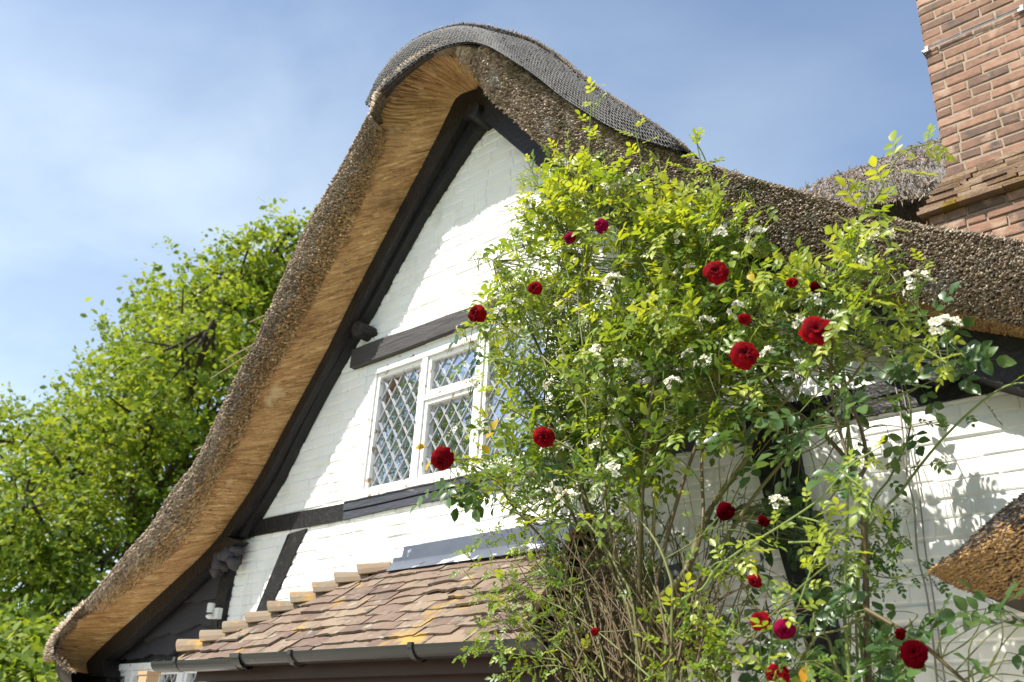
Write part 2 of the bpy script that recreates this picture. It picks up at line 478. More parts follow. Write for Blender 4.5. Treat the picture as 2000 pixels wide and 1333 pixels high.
Ac, Bc, Cc = catmull(A0, NF), catmull(B0, NF), catmull(C0, NF)
seg = np.linalg.norm(np.diff(0.5 * (Bc + Cc), axis=0), axis=1)
ARC = np.concatenate([[0], np.cumsum(seg)])


def at(Cv, s):
    i = np.clip(s.astype(int), 0, NF - 2)
    u = (s - i)[:, None]
    return Cv[i] * (1 - u) + Cv[i + 1] * u


# outward direction in the wall plane (perpendicular to the rake)
Tg = unit(np.gradient(Cc, axis=0))
OUT = np.stack([-Tg[:, 2], np.zeros(NF), Tg[:, 0]], 1)
OUT = unit(OUT)

# --- solid thatch body
lum = 0.007 * (np.sin(ARC * 7.3) + np.sin(ARC * 17.1 + 1) + 0.7 * np.sin(ARC * 31.0 + 2))
rows = []
matrow = []
for v in np.linspace(0, 1, 7):
    rows.append(Ac * (1 - v) + Bc * v); matrow.append(1)
for v in np.linspace(0, 1, 9)[1:]:
    bul = math.sin(math.pi * v)
    rows.append(Bc * (1 - v) + Cc * v + np.array([0, -0.022 * bul, -0.012 * bul]) + OUT * (lum * bul)[:, None]); matrow.append(0)
noff = np.sum((Cc - Ac) * OUT, 1)
push = np.maximum(0, 0.30 - noff)
for (dy, dn, q_) in ((0.03, 0.015, 0.0), (0.10, 0.035, 0.25), (0.25, 0.045, 0.6), (0.5, 0.05, 1.0), (2.0, 0.06, 1.0), (6.0, 0.06, 1.0)):
    rows.append(Cc + OUT * (dn + q_ * push)[:, None] + np.array([0, dy, 0])); matrow.append(0)
rows.append(Ac + np.array([0, 6.2, 0])); matrow.append(0)
G = np.array(rows)
nr = len(rows)
b = MB()
vv = G.reshape(-1, 3)
ff = []
mm = []
for j in range(nr):
    j2 = (j + 1) % nr
    for i in range(NF - 1):
        ff.append((j * NF + i, j2 * NF + i, j2 * NF + i + 1, j * NF + i + 1))
        mm.append(1 if (j < 6) else 0)
b.v = [tuple(p) for p in vv]; b.f = ff; b.m = mm; b.t = [0.5] * len(b.v)
roof = b.build('thatch_roof', [MT['thatch'], MT['strawbase']], cot)


# --- reed ends on the cut face
def stubs(P, D, L, r, tint, name, m, parent):
    """three sided reed stubs with a slanted cut"""
    N = len(P)
    D = unit(D)
    a = unit(np.cross(D, np.array([0.3, 0.5, 0.8]))); c = np.cross(D, a)
    V = np.zeros((N, 8, 3))
    ph = rng.uniform(0, 6.28, N)
    for k in range(4):
        th = ph + k * math.pi / 2
        o = (np.cos(th)[:, None] * a + np.sin(th)[:, None] * c) * r[:, None]
        V[:, k] = P + o
        V[:, 4 + k] = P + o * 0.85 + D * (L * (1 + 0.22 * (k - 1.5)))[:, None]
    F = [(0, 1, 5), (0, 5, 4), (1, 2, 6), (1, 6, 5), (2, 3, 7), (2, 7, 6), (3, 0, 4), (3, 4, 7), (4, 5, 6), (4, 6, 7)]
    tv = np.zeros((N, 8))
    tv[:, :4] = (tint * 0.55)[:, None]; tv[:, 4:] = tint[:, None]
    return bulk(name, V, F, tv, m, parent)


facew = np.linalg.norm(Cc - Bc, axis=1)
wgt = np.concatenate([seg, [0]]) * np.maximum(facew, 0.08)
# finer where the camera is close, coarser far down the left eave
dist = np.linalg.norm(0.5 * (Bc + Cc) - CAM, axis=1)
wgt = wgt * (3.2 / dist) ** 1.1
cdf = np.cumsum(wgt) / wgt.sum()
NB = 90000
s = np.interp(rng.random(NB), cdf, np.arange(NF)) + rng.random(NB) * 0.9
s = np.clip(s, 0, NF - 1.01)
v = rng.random(NB) ** 0.9 * 1.08 - 0.02
Bp, Cp, Ap, Op = at(Bc, s), at(Cc, s), at(Ac, s), at(OUT, s)
bul = np.sin(np.pi * np.clip(v, 0, 1))[:, None]
P = Bp * (1 - v[:, None]) + Cp * v[:, None] + bul * np.array([0, -0.022, -0.012]) + Op * (np.interp(s, np.arange(NF), lum)[:, None] * bul)
isR = (s / (NF - 1) * (NS - 1)) > 20.3
fn = unit(np.cross(at(Tg, s), Cp - Bp)); fn *= np.sign(-fn[:, 1:2])
Dn = fn + rng.normal(0, 0.16, (NB, 3)) + np.array([0, 0, -0.25]) + Op * -0.10
st_no = s / (NF - 1) * (NS - 1)
keep = (st_no > 1.0) & ~((st_no > 15.6) & (st_no < 20.6) & (v > 0.93))
dd = np.linalg.norm(P - CAM, axis=1)
r = rng.uniform(0.0032, 0.0052, NB) * np.clip(dd / 3.6, 0.9, 2.1)
L = rng.uniform(0.004, 0.030, NB) * np.clip(dd / 4.0, 0.8, 1.5)
tint = np.clip(rng.beta(1.5, 1.35, NB), 0, 1)
sel = isR & keep
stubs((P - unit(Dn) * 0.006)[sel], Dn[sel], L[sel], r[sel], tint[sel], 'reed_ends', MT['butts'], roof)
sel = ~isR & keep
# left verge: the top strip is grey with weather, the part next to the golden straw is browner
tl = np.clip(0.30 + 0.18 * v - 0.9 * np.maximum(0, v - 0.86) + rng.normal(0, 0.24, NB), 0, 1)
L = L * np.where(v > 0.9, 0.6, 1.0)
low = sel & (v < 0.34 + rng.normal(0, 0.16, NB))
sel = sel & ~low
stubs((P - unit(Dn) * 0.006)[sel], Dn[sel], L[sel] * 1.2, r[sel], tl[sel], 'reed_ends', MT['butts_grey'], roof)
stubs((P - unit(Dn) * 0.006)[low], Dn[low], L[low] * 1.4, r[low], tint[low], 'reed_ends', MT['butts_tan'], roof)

# --- straw of the soffit
NSW = 46000
soffw = np.linalg.norm(Bc - Ac, axis=1)
segA = np.concatenate([np.linalg.norm(np.diff(0.5 * (Ac + Bc), axis=0), axis=1), [0]])
w2 = segA * soffw * (4.0 / dist) ** 0.8
cdf2 = np.cumsum(w2) / w2.sum()
s = np.clip(np.interp(rng.random(NSW), cdf2, np.arange(NF)) + rng.random(NSW), 0, NF - 1.01)
v0 = rng.random(NSW) * 1.02 - 0.12
dv = rng.uniform(0.18, 0.55, NSW)
v1 = np.minimum(v0 + dv, 1.08 + np.abs(rng.normal(0, 0.16, NSW)))
v0 = np.minimum(v0, v1 - 0.05)
ds = rng.normal(0, 0.55, NSW)
s1 = np.clip(s + ds, 0, NF - 1.01)
P0 = at(Ac, s) * (1 - v0[:, None]) + at(Bc, s) * v0[:, None]
vm = np.minimum(v1, 1.0)[:, None]; ve = np.maximum(v1 - 1.0, 0)[:, None]
P1 = at(Ac, s1) * (1 - vm) + at(Bc, s1) * vm + (at(Cc, s1) - at(Bc, s1)) * ve * 1.1 + np.array([0, -0.028, -0.012]) * np.minimum(ve * 4, 1)
sn = unit(np.cross(at(Tg, s), at(Bc, s) - at(Ac, s))); sn *= np.sign(np.sum(sn * (CAM - P0), 1))[:, None]
off = rng.uniform(0.001, 0.010, NSW)[:, None]
P0 = P0 + sn * (off * 0.4); P1 = P1 + sn * off
d = unit(P1 - P0); a = unit(np.cross(d, sn)); rr = (rng.uniform(0.0020, 0.0042, NSW) * np.clip(np.linalg.norm(P0 - CAM, axis=1) / 4.2, 0.8, 1.9))[:, None]
V = np.stack([P0 - a * rr, P0 + sn * rr * 0.8, P0 + a * rr, P1 - a * rr, P1 + sn * rr * 0.8, P1 + a * rr], 1)
F = [(0, 1, 4), (0, 4, 3), (1, 2, 5), (1, 5, 4), (3, 4, 5)]
hs = rng.random(4000)
tuft = hs[(np.floor(s * 1.15 + 0.7 * v0) + 997 * np.floor(v0 * 3.0)).astype(int) % 4000]
tt = np.clip(0.55 * tuft + 0.5 * rng.beta(1.2, 1.2, NSW) - 0.02 - 0.25 * np.clip(v1 - 0.9, 0, 1), 0, 1)
off = off * (0.5 + tuft[:, None])
bulk('soffit_straw', V, F, tt, MT['straw'], roof)

# --- ridge cap with wire netting
RC = [((728, 212), (724, 203)), ((735, 194), (736, 178)), ((752, 172), (750, 143)), ((796, 134), (778, 106)), ((850, 101), (818, 76)), ((905, 86), (862, 59)), ((950, 92), (906, 50)),
      ((1000, 120), (962, 57)), ((1050, 154), (1022, 75)), ((1095, 190), (1070, 101)), ((1140, 220), (1110, 133)), ((1190, 250), (1160, 175)),
      ((1240, 272), (1215, 210)), ((1285, 286), (1272, 248)), ((1330, 300), (1326, 288))]
E0 = np.array([W(*c[0], -0.66 if 1 < i < 8 else (-0.60 if i < 2 else -0.60 + 0.09 * (i - 8) / 6)) for i, c in enumerate(RC)])
D0 = np.array([W(*c[1], -0.46) for c in RC])
NR = 200
Ec, Dc = catmull(E0, NR), catmull(D0, NR)
Tr = unit(np.gradient(Dc, axis=0))
OR = unit(np.stack([-Tr[:, 2], np.zeros(NR), Tr[:, 0]], 1))
capw = np.maximum(0, np.sum((Dc - Ec) * OR, axis=1))[:, None]
rows = [Ec + np.array([0, 0.11, 0]) + OR * np.minimum(0.10, 0.40 * capw), Ec + np.array([0, 0.045, 0]) + OR * np.minimum(0.04, 0.20 * capw), Ec]
for vq in np.linspace(0, 1, 7)[1:]:
    rows.append(Ec * (1 - vq) + Dc * vq + (np.array([0, -0.03, 0]) + OR * 0.012) * math.sin(math.pi * vq))
for (dy, dn) in ((0.06, 0.012), (0.3, 0.0), (2.0, -0.02), (5.8, -0.05)):
    rows.append(Dc + np.array([0, dy, 0]) + OR * dn)
G = np.array(rows)
G[3:9] += rng.normal(0, 0.005, G[3:9].shape)
ri = np.arange(NR)
for j_ in range(3, 13):
    G[j_] += OR * (0.006 * np.sin(ri * 0.21) + 0.005 * np.sin(ri * 0.57 + 1.9) + 0.004 * np.sin(ri * 1.1 + 1))[:, None]
nr = len(rows)
b = MB()
b.v = [tuple(p) for p in G.reshape(-1, 3)]
b.t = list(np.clip(rng.normal(0.45, 0.15, len(b.v)), 0, 1))
for j in range(nr - 1):
    for i in range(NR - 1):
        b.f.append((j * NR + i, (j + 1) * NR + i, (j + 1) * NR + i + 1, j * NR + i + 1)); b.m.append(0)
cap = b.build('ridge_cap', MT['ridge'], roof)
NK = 15000
i = rng.integers(0, NR - 1, NK); q = rng.random(NK)[:, None] * 1.0; u_ = rng.random(NK)[:, None]
e_ = Ec[i] * (1 - u_) + Ec[i + 1] * u_; d_ = Dc[i] * (1 - u_) + Dc[i + 1] * u_
P = e_ * (1 - q) + d_ * q + (np.array([0, -0.03, 0]) + OR[i] * 0.012) * np.sin(np.pi * q)
Dn = np.array([0, -0.8, 0.0]) + OR[i] * 0.35 + Tr[i] * rng.normal(0.2, 0.6, (NK, 1)) + rng.normal(0, 0.35, (NK, 3))
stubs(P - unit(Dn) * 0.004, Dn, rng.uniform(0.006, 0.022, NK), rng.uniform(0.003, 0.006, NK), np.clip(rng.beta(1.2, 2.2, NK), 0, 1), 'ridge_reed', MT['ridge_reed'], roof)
# netting: hexagonal mesh laid on the cap front and over its top
arcR = np.concatenate([[0], np.cumsum(np.linalg.norm(np.diff(Dc, axis=0), axis=1))])


def capsurf(u, vv_):
    """u metres along, vv_ metres up the front and then back over the top"""
    i = np.interp(u, arcR, np.arange(NR))
    k = np.clip(i.astype(int), 0, NR - 2); f = (i - k)[:, None]
    e = Ec[k] * (1 - f) + Ec[k + 1] * f; d_ = Dc[k] * (1 - f) + Dc[k + 1] * f; o_ = OR[k] * (1 - f) + OR[k + 1] * f
    w = np.linalg.norm(d_ - e, axis=1)
    q = np.clip(vv_ / np.maximum(w, 0.01), 0, 1)[:, None]
    p = e * (1 - q) + d_ * q + (np.array([0, -0.03, 0]) + o_ * 0.012) * np.sin(np.pi * q)
    ex = np.maximum(vv_ - w, 0)[:, None]
    p = p + np.array([0, 1.0, 0]) * ex + o_ * np.minimum(0.02, ex)
    return p + np.array([0, -0.014, 0]) * (1 - np.minimum(ex * 20, 1)) + o_ * 0.006


hx, hz = 0.036, 0.031
segs = []
nu = int(arcR[-1] / hx)
for j in range(0, 18):
    for i in range(nu):
        u0 = (i + 0.5 * (j % 2)) * hx
        v0_ = j * hz
        c = [(u0, v0_), (u0 + hx / 2, v0_ + hz * 0.33), (u0 + hx, v0_)]
        segs += [(c[0], c[1]), (c[1], c[2]), (c[1], (u0 + hx / 2, v0_ + hz))]
S0 = np.array([q[0] for q in segs]); S1 = np.array([q[1] for q in segs])
S0 += rng.normal(0, 0.0012, S0.shape); S1 += rng.normal(0, 0.0012, S1.shape)
P0, P1 = capsurf(S0[:, 0], S0[:, 1]), capsurf(S1[:, 0], S1[:, 1])
d = unit(P1 - P0); a = unit(np.cross(d, np.array([0.2, -1.0, 0.3]))); c = np.cross(d, a); rw = 0.0024
V = np.stack([P0 + a * rw, P0 - a * rw * 0.5 + c * rw * 0.87, P0 - a * rw * 0.5 - c * rw * 0.87, P1 + a * rw, P1 - a * rw * 0.5 + c * rw * 0.87, P1 - a * rw * 0.5 - c * rw * 0.87], 1)
F = [(0, 1, 4), (0, 4, 3), (1, 2, 5), (1, 5, 4), (2, 0, 3), (2, 3, 5)]
bulk('wire_netting', V, F, np.clip(rng.normal(0.5, 0.25, len(V)), 0, 1), MT['wire'], roof)
# whiskers of reed standing off the crest and verge
NW = 2000
s = rng.uniform(0, NF - 2, NW)
s = np.where((s / NF * NS > 15.4) & (s / NF * NS < 21.5), rng.uniform(40, 250, NW), s)
P = at(Cc, s) + at(OUT, s) * 0.01 + np.array([0, 1, 0]) * rng.uniform(0.0, 0.08, NW)[:, None]
Dn = at(OUT, s) * 0.6 + np.array([0, -0.5, 0]) + rng.normal(0, 0.5, (NW, 3)) - at(Tg, s) * np.sign(P[:, 0:1] + 4)*-0.4
stubs(P, Dn, rng.uniform(0.010, 0.028, NW), rng.uniform(0.002, 0.004, NW), rng.uniform(0.1, 0.7, NW), 'reed_whiskers', MT['butts_grey'], roof)
i = rng.integers(0, NR, 4200)
P = Dc[i] + OR[i] * 0.01 + np.array([0, 1, 0]) * rng.uniform(0.0, 0.08, 4200)[:, None] + Tr[i] * rng.uniform(-0.01, 0.01, 4200)[:, None]
stubs(P, OR[i] * 0.7 + rng.normal(0, 0.5, (4200, 3)), rng.uniform(0.008, 0.022, 4200), rng.uniform(0.0018, 0.0032, 4200), rng.uniform(0.0, 0.5, 4200), 'ridge_whiskers', MT['butts_grey'], roof)
# long hazel spars poking out on the left
for (p, q) in (((522, 616), (488, 630)), ((496, 672), (432, 708)), ((494, 686), (411, 740)), ((402, 872), (380, 880))):
    b = MB()
    e0 = W(p[0] + 14, p[1] - 6, -0.5); e1 = W(q[0], q[1], -0.58)
    b.tube([e0, 0.5 * (e0 + e1) + np.array([0, 0, 0.004]), e1], [0.007, 0.006, 0.005], 6, 0.9)
    b.build('thatching_spar', MT['twig'], roof)

# --- walls
Atop = [(p[0], p[2]) for p in A0]
apex_i = 20


def roofz(x):
    L_ = [q for q in Atop[:apex_i + 1]]
    R_ = [q for q in Atop[apex_i:]]
    if x < R_[0][0]:
        xs = [q[0] for q in L_]; zs = [q[1] for q in L_]
    else:
        xs = [q[0] for q in R_]; zs = [q[1] for q in R_]
    return float(np.interp(x, xs, zs))


WX0, WX1, WZ0, WZ1 = -4.865, -3.10, 3.165, 4.13      # window opening


def top_poly(x0, x1, z0):
    xs = sorted([x0, x1] + [q[0] for q in Atop if x0 < q[0] < x1])
    return [(x0, z0)] + [(x1, z0)] + [(x, roofz(x) + 0.0) for x in reversed(xs)]


b = MB()
b.prism(top_poly(-6.2, WX0, 0.0), 0.0, 0.25)
b.prism(top_poly(WX0, WX1, WZ1), 0.0, 0.25)
b.prism([(WX0, 0), (WX1, 0), (WX1, WZ0), (WX0, WZ0)], 0.0, 0.25)
b.prism(top_poly(WX1, 3.2, 0.0), 0.0, 0.25)
# painted bricks, each a soft-edged block standing a little proud of the joints
course, blen, jt = 0.0755, 0.228, 0.006
k = 0
z = 1.2
while z < 6.1:
    x = -6.3 + (0.5 * blen if k % 2 else 0) + random.uniform(-0.02, 0.02)
    while x < 1.6:
        ln = blen * random.uniform(0.94, 1.06) if random.random() < 0.8 else blen * 0.5
        xa, xb = x + jt * 0.5, x + ln - jt * 0.5
        wav = 0.005 * math.sin(x * 2.3 + k) + 0.004 * math.sin(x * 5.1 + 2 * k)
        za, zb = z + wav + random.uniform(0, 0.004), z + course - jt + wav + random.uniform(-0.004, 0)
        x += ln
        xm = 0.5 * (xa + xb)
        if xb < -6.14 or zb > min(roofz(xa), roofz(xb)) - 0.03: continue
        xa = max(xa, -6.14)
        if xb > WX0 and xa < WX1 and zb > WZ0 - 0.0 and za < WZ1 + 0.0:
            if xa < WX0 - 0.05: xb = WX0 - 0.003
            elif xb > WX1 + 0.05: xa = WX1 + 0.003
            else: continue
        pr = random.uniform(0.0045, 0.0095)
        e = random.uniform(0.005, 0.010)
        j = lambda q=0.002: random.uniform(-q, q)
        o = [(xa + j(), 0.002, za + j()), (xb + j(), 0.002, za + j()), (xb + j(), 0.002, zb + j()), (xa + j(), 0.002, zb + j())]
        m1 = [(xa + e * 0.4, -pr * 0.6, za + e * 0.35), (xb - e * 0.4, -pr * 0.6, za + e * 0.35), (xb - e * 0.4, -pr * 0.6, zb - e * 0.35), (xa + e * 0.4, -pr * 0.6, zb - e * 0.35)]
        f_ = [(xa + e * 1.5 + j(.003), -pr + j(.0012), za + e + j(.003)), (xb - e * 1.5 + j(.003), -pr + j(.0012), za + e + j(.003)), (xb - e * 1.5 + j(.003), -pr + j(.0012), zb - e + j(.003)), (xa + e * 1.5 + j(.003), -pr + j(.0012), zb - e + j(.003))]
        fs = [(i, (i + 1) % 4, (i + 1) % 4 + 4, i + 4) for i in range(4)] + [(i + 4, (i + 1) % 4 + 4, (i + 1) % 4 + 8, i + 8) for i in range(4)] + [(8, 9, 10, 11)]
        b.add(o + m1 + f_, fs, random.uniform(0.3, 1))
    z += course
    k += 1
b.build('gable_wall', MT['paint'], cot)
# lower wall under the catslide and side wall, seen only from elsewhere
b = MB()
b.box(-7.95, -6.2, 0.02, 0.25, 0.0, 1.25)
b.box(-8.0, -7.75, 0.25, 5.8, 0.0, 2.2)
b.build('side_wall', MT['paint'], cot)


# --- black timbers
def board(name, P, Q, yp, y0, y1, m='timber'):
    b = MB()
    b.band(XZ(P, yp), XZ(Q, yp), y0, y1, random.uniform(0.3, 0.7))
    return b.build(name, MT[m], cot)


AL = [(935, 178), (897, 190), (850, 280), (800, 374), (750, 469), (700, 564), (645, 676), (600, 759), (560, 830), (505, 934), (465, 994), (428, 1048)]
IL = [(958, 232), (920, 280), (873, 352), (823, 430), (776, 514), (735, 590), (683, 680), (639, 756), (600, 830), (548, 936), (508, 1002), (478, 1050)]
ML = [((a[0] * 0.5 + c[0] * 0.5), (a[1] * 0.5 + c[1] * 0.5)) for a, c in zip(AL, IL)]
board('barge_board', AL, ML, -0.12, -0.145, -0.085)
board('rafter', ML, IL, -0.05, -0.083, -0.004)
AL2 = [(432, 1044), (390, 1088), (330, 1146), (270, 1200), (215, 1249), (172, 1286)]
BL2 = [(474, 1058), (424, 1094), (346, 1170), (295, 1216), (250, 1257), (210, 1290)]
board('barge_board', AL2, BL2, -0.12, -0.148, -0.06)
AR = [(938, 172), (962, 190), (1000, 225), (1080, 300), (1180, 371), (1320, 441), (1460, 491), (1600, 547), (1780, 611), (1850, 636), (2000, 661), (2200, 688)]
IR = [(946, 236), (968, 254), (1003, 284), (1060, 332), (1160, 410), (1308, 505), (1452, 566), (1590, 628), (1752, 698), (1830, 718), (2000, 765), (2200, 806)]
board('barge_board', AR, IR, -0.12, -0.150, -0.01)
b = MB(); b.band(XZ([(1740, 690), (1800, 708), (1860, 728)], -0.10), XZ([(1752, 716), (1800, 740), (1835, 752)], -0.10), -0.135, -0.012)
b.build('rafter_foot', MT['timber'], cot)
# horizontal band and right beam
b = MB()
zt = lambda x: 3.15 + 0.008 * math.sin(x * 3)
xs = np.linspace(-6.10, -4.90, 9)
b.band([(x, zt(x) - 0.002) for x in xs], [(x, 3.035 + 0.006 * math.sin(x * 4)) for x in xs], -0.022, -0.001)
b.build('timber_beam', MT['timber'], cot)
b = MB()
xs = np.linspace(-4.90, -1.97, 16)
b.band([(x, 3.085 + 0.006 * math.sin(x * 3)) for x in xs], [(x, 3.032 + 0.006 * math.sin(x * 4)) for x in xs], -0.026, -0.001)
b.band([(x, 3.143 + 0.006 * math.sin(x * 5)) for x in xs], [(x, 3.093 + 0.006 * math.sin(x * 3)) for x in xs], -0.034, -0.001)
b.build('timber_beam', MT['sunlit_timber'], cot)
b = MB()
xs = np.linspace(-1.72, 1.4, 16)
b.band([(x, 3.155 + 0.006 * math.sin(x * 3)) for x in xs], [(x, 3.098 + 0.005 * math.sin(x * 4)) for x in xs], -0.026, -0.001)
b.band([(x, 3.092 + 0.005 * math.sin(x * 4)) for x in xs], [(x, 3.030 + 0.006 * math.sin(x * 2)) for x in xs], -0.020, -0.001)
b.build('timber_beam', MT['timber'], cot)
# curved post behind the roses, and slanting brace on the left
Lq = [(1462, 800), (1468, 872), (1490, 935), (1508, 1004), (1545, 1130), (1575, 1240), (1602, 1340), (1680, 1700), (1750, 2100)]
Rq = [(1556, 790), (1560, 846), (1576, 941), (1594, 1020), (1622, 1130), (1645, 1240), (1664, 1340), (1740, 1700), (1810, 2100)]
b = MB(); b.band(XZ(Lq, 0), XZ(Rq, 0), -0.040, -0.002); b.build('timber_post', MT['timber'], cot)
b = MB(); b.band(XZ([(566, 1045), (500, 1205), (470, 1275)], 0), XZ([(602, 1034), (527, 1197), (497, 1268)], 0), -0.018, -0.001)
b.build('timber_brace', MT['timber'], cot)
b = MB(); b.band(XZ([(452, 1075), (430, 1180), (420, 1235), (405, 1330)], 0), XZ([(476, 1060), (450, 1175), (440, 1232), (425, 1330)], 0), -0.045, -0.002)
b.build('corner_post', MT['timber'], cot)
b = MB(); b.prism(XZ([(173, 1286), (212, 1289), (211, 1322), (174, 1322)], -0.12), -0.152, -0.02)
b.prism(XZ([(178, 1322), (208, 1322), (206, 1420), (180, 1420)], -0.12), -0.12, -0.03)
b.build('corner_post', MT['timber'], cot)


# purlin ends
def log_end(c, r, y0, y1):
    b = MB()
    n_ = 14
    rad = [r * 0.96, r, r, r * 0.93, r * 0.7]
    ys = [y0, y0 - 0.02, y1 + 0.015, y1, y1 - 0.004]
    v_ = []
    for rr_, yy in zip(rad, ys):
        for k_ in range(n_):
            th = 2 * math.pi * k_ / n_
            w_ = 1 + 0.06 * math.sin(3 * th + 1)
            v_.append((c[0] + rr_ * w_ * math.cos(th), yy, c[1] + rr_ * w_ * math.sin(th)))
    f_ = [(j * n_ + k_, j * n_ + (k_ + 1) % n_, (j + 1) * n_ + (k_ + 1) % n_, (j + 1) * n_ + k_) for j in range(4) for k_ in range(n_)]
    f_.append(tuple(4 * n_ + k_ for k_ in range(n_)))
    b.add(v_, f_, 0.6)
    return b.build('purlin_end', MT['timber'], cot, smooth=False)


p = W(696, 641, -0.15); log_end((p[0], p[2]), 0.060, 0.0, -0.15)
p = W(922, 214, -0.20); log_end((p[0], p[2]), 0.062, 0.0, -0.20)
b = MB()
for i_, (q, rr_) in enumerate((((448, 1085), 0.075), ((432, 1098), 0.062), ((455, 1100), 0.05), ((424, 1115), 0.05), ((462, 1074), 0.05))):
    b.lump(W(*q, -0.10), rr_, i_, 0.5, 0.8)
b.build('timber_knot', MT['board'], cot, smooth=True)

# lintel and strip above it
b = MB()
xs = np.linspace(-5.02, -2.9, 18)
b.band([(x, 4.275 + 0.010 * math.sin(x * 2.2) + 0.004 * math.sin(x * 9)) for x in xs], [(x, 4.145 + 0.006 * math.sin(x * 3)) for x in xs], -0.05, -0.001, 0.6)
b.build('lintel', MT['lintel'], cot)
b = MB()
b.band([(x, 4.325 + 0.010 * math.sin(x * 2.2)) for x in xs[1:]], [(x, 4.287 + 0.010 * math.sin(x * 2.2) + 0.004 * math.sin(x * 9)) for x in xs[1:]], -0.030, -0.001, 0.3)
b.build('drip_board', MT['frame_paint'], cot)

# --- leaded window
wy = 0.045
win = MB()
fx = [(-4.865, -4.763), (-4.294, -4.243), (-3.773, -3.722), (-3.20, -3.10)]
win.box(WX0 + 0.001, WX1 - 0.001, wy - 0.05, wy + 0.06, 4.05, 4.128)
win.box(WX0 + 0.001, WX1 - 0.001, wy - 0.075, wy + 0.06, 3.167, 3.20)
for (a_, c_) in fx:
    win.box(a_ + 0.002, c_ - 0.002, wy - 0.045, wy + 0.06, 3.201, 4.049)
window = win.build('window', MT['frame_paint'], cot)
lights = [(-4.762, -4.295, 3.203, 4.047, True), (-4.242, -3.774, 3.203, 3.735, False), (-4.242, -3.774, 3.775, 4.047, True), (-3.721, -3.203, 3.203, 4.047, False)]
b = MB()
for (a_, c_, z0, z1, cs) in lights:
    s_ = 0.027
    y0, y1 = wy - 0.030, wy + 0.02
    b.box(a_, a_ + s_, y0, y1, z0, z1); b.box(c_ - s_, c_, y0, y1, z0, z1)
    b.box(a_ + s_, c_ - s_, y0 + 0.002, y1, z0, z0 + s_); b.box(a_ + s_, c_ - s_, y0 + 0.002, y1, z1 - s_, z1)
b.box(-4.242, -3.774, wy - 0.042, wy + 0.05, 3.736, 3.774)
b.build('casement', MT['frame_paint'], window)
b = MB()
for (a_, c_, z0, z1, cs) in lights:
    b.box(a_ + 0.01, c_ - 0.01, wy + 0.004, wy + 0.008, z0 + 0.01, z1 - 0.01)
b.build('glass', MT['glass'], window)


def lattice(b, a_, c_, z0, z1, y, pw, ph, w, x_off=0.0):
    """diamond cames clipped to a rectangle"""
    sl = ph / pw
    for sg in (1, -1):
        n0 = -60
        for k_ in range(n0, 60):
            # line: z - z0 = sg*sl*(x - a_) + k*ph
            pts = []
            for x_ in (a_, c_):
                z_ = z0 + sg * sl * (x_ - a_ + x_off) + k_ * ph
                if z0 <= z_ <= z1: pts.append((x_, z_))
            for z_ in (z0, z1):
                x_ = a_ - x_off + (z_ - z0 - k_ * ph) / (sg * sl)
                if a_ < x_ < c_: pts.append((x_, z_))
            if len(pts) < 2: continue
            pts = sorted(set(pts))
            p_, q_ = np.array(pts[0]), np.array(pts[-1])
            if np.linalg.norm(q_ - p_) < 0.01: continue
            d_ = (q_ - p_) / np.linalg.norm(q_ - p_)
            nn = np.array([-d_[1], d_[0]]) * w * 0.5
            pl = [p_ - nn, q_ - nn, q_ + nn, p_ + nn]
            b.prism([tuple(t_) for t_ in pl], y - 0.004 - (0.0015 if sg > 0 else 0), y + 0.002 + (0.001 if sg > 0 else 0))


b = MB()
for i_, (a_, c_, z0, z1, cs) in enumerate(lights):
    lattice(b, a_ + 0.03, c_ - 0.03, z0 + 0.03, z1 - 0.03, wy, 0.103, 0.156, 0.0048, 0.02 * i_)
b.build('lattice', MT['came'], window)
b = MB()
xs = np.linspace(-4.80, -3.15, 120)
yy = wy + 0.12 + 0.03 * np.sin(xs * 46 + 2 * np.sin(xs * 7)) + 0.015 * np.sin(xs * 90)
v_ = []
for x_, y_ in zip(xs, yy):
    v_ += [(x_, y_, 3.1), (x_ + 0.02 * math.sin(x_ * 8), y_, 4.2)]
fc = []
for i_ in range(119):
    if xs[i_] > -4.74 and not (-4.60 < xs[i_] < -4.50):
        fc.append((2 * i_, 2 * i_ + 2, 2 * i_ + 3, 2 * i_ + 1))
b.add(v_, fc)
b.build('curtain', MT['curtain'], window, smooth=True)
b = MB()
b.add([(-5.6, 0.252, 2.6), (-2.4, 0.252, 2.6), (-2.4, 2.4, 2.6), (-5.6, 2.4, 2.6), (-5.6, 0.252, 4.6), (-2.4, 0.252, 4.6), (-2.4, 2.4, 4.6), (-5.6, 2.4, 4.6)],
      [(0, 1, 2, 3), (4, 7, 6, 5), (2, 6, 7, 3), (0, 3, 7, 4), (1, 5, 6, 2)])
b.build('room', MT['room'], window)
# weathered sill
b = MB()
xs = np.linspace(-4.90, -3.05, 30)
b.band([(x, 3.166 + random.uniform(-0.003, 0.0)) for x in xs], [(x, 3.144 + random.uniform(-0.003, 0.003)) for x in xs], -0.045, 0.03)
b.build('sill', MT['frame_paint'], window)

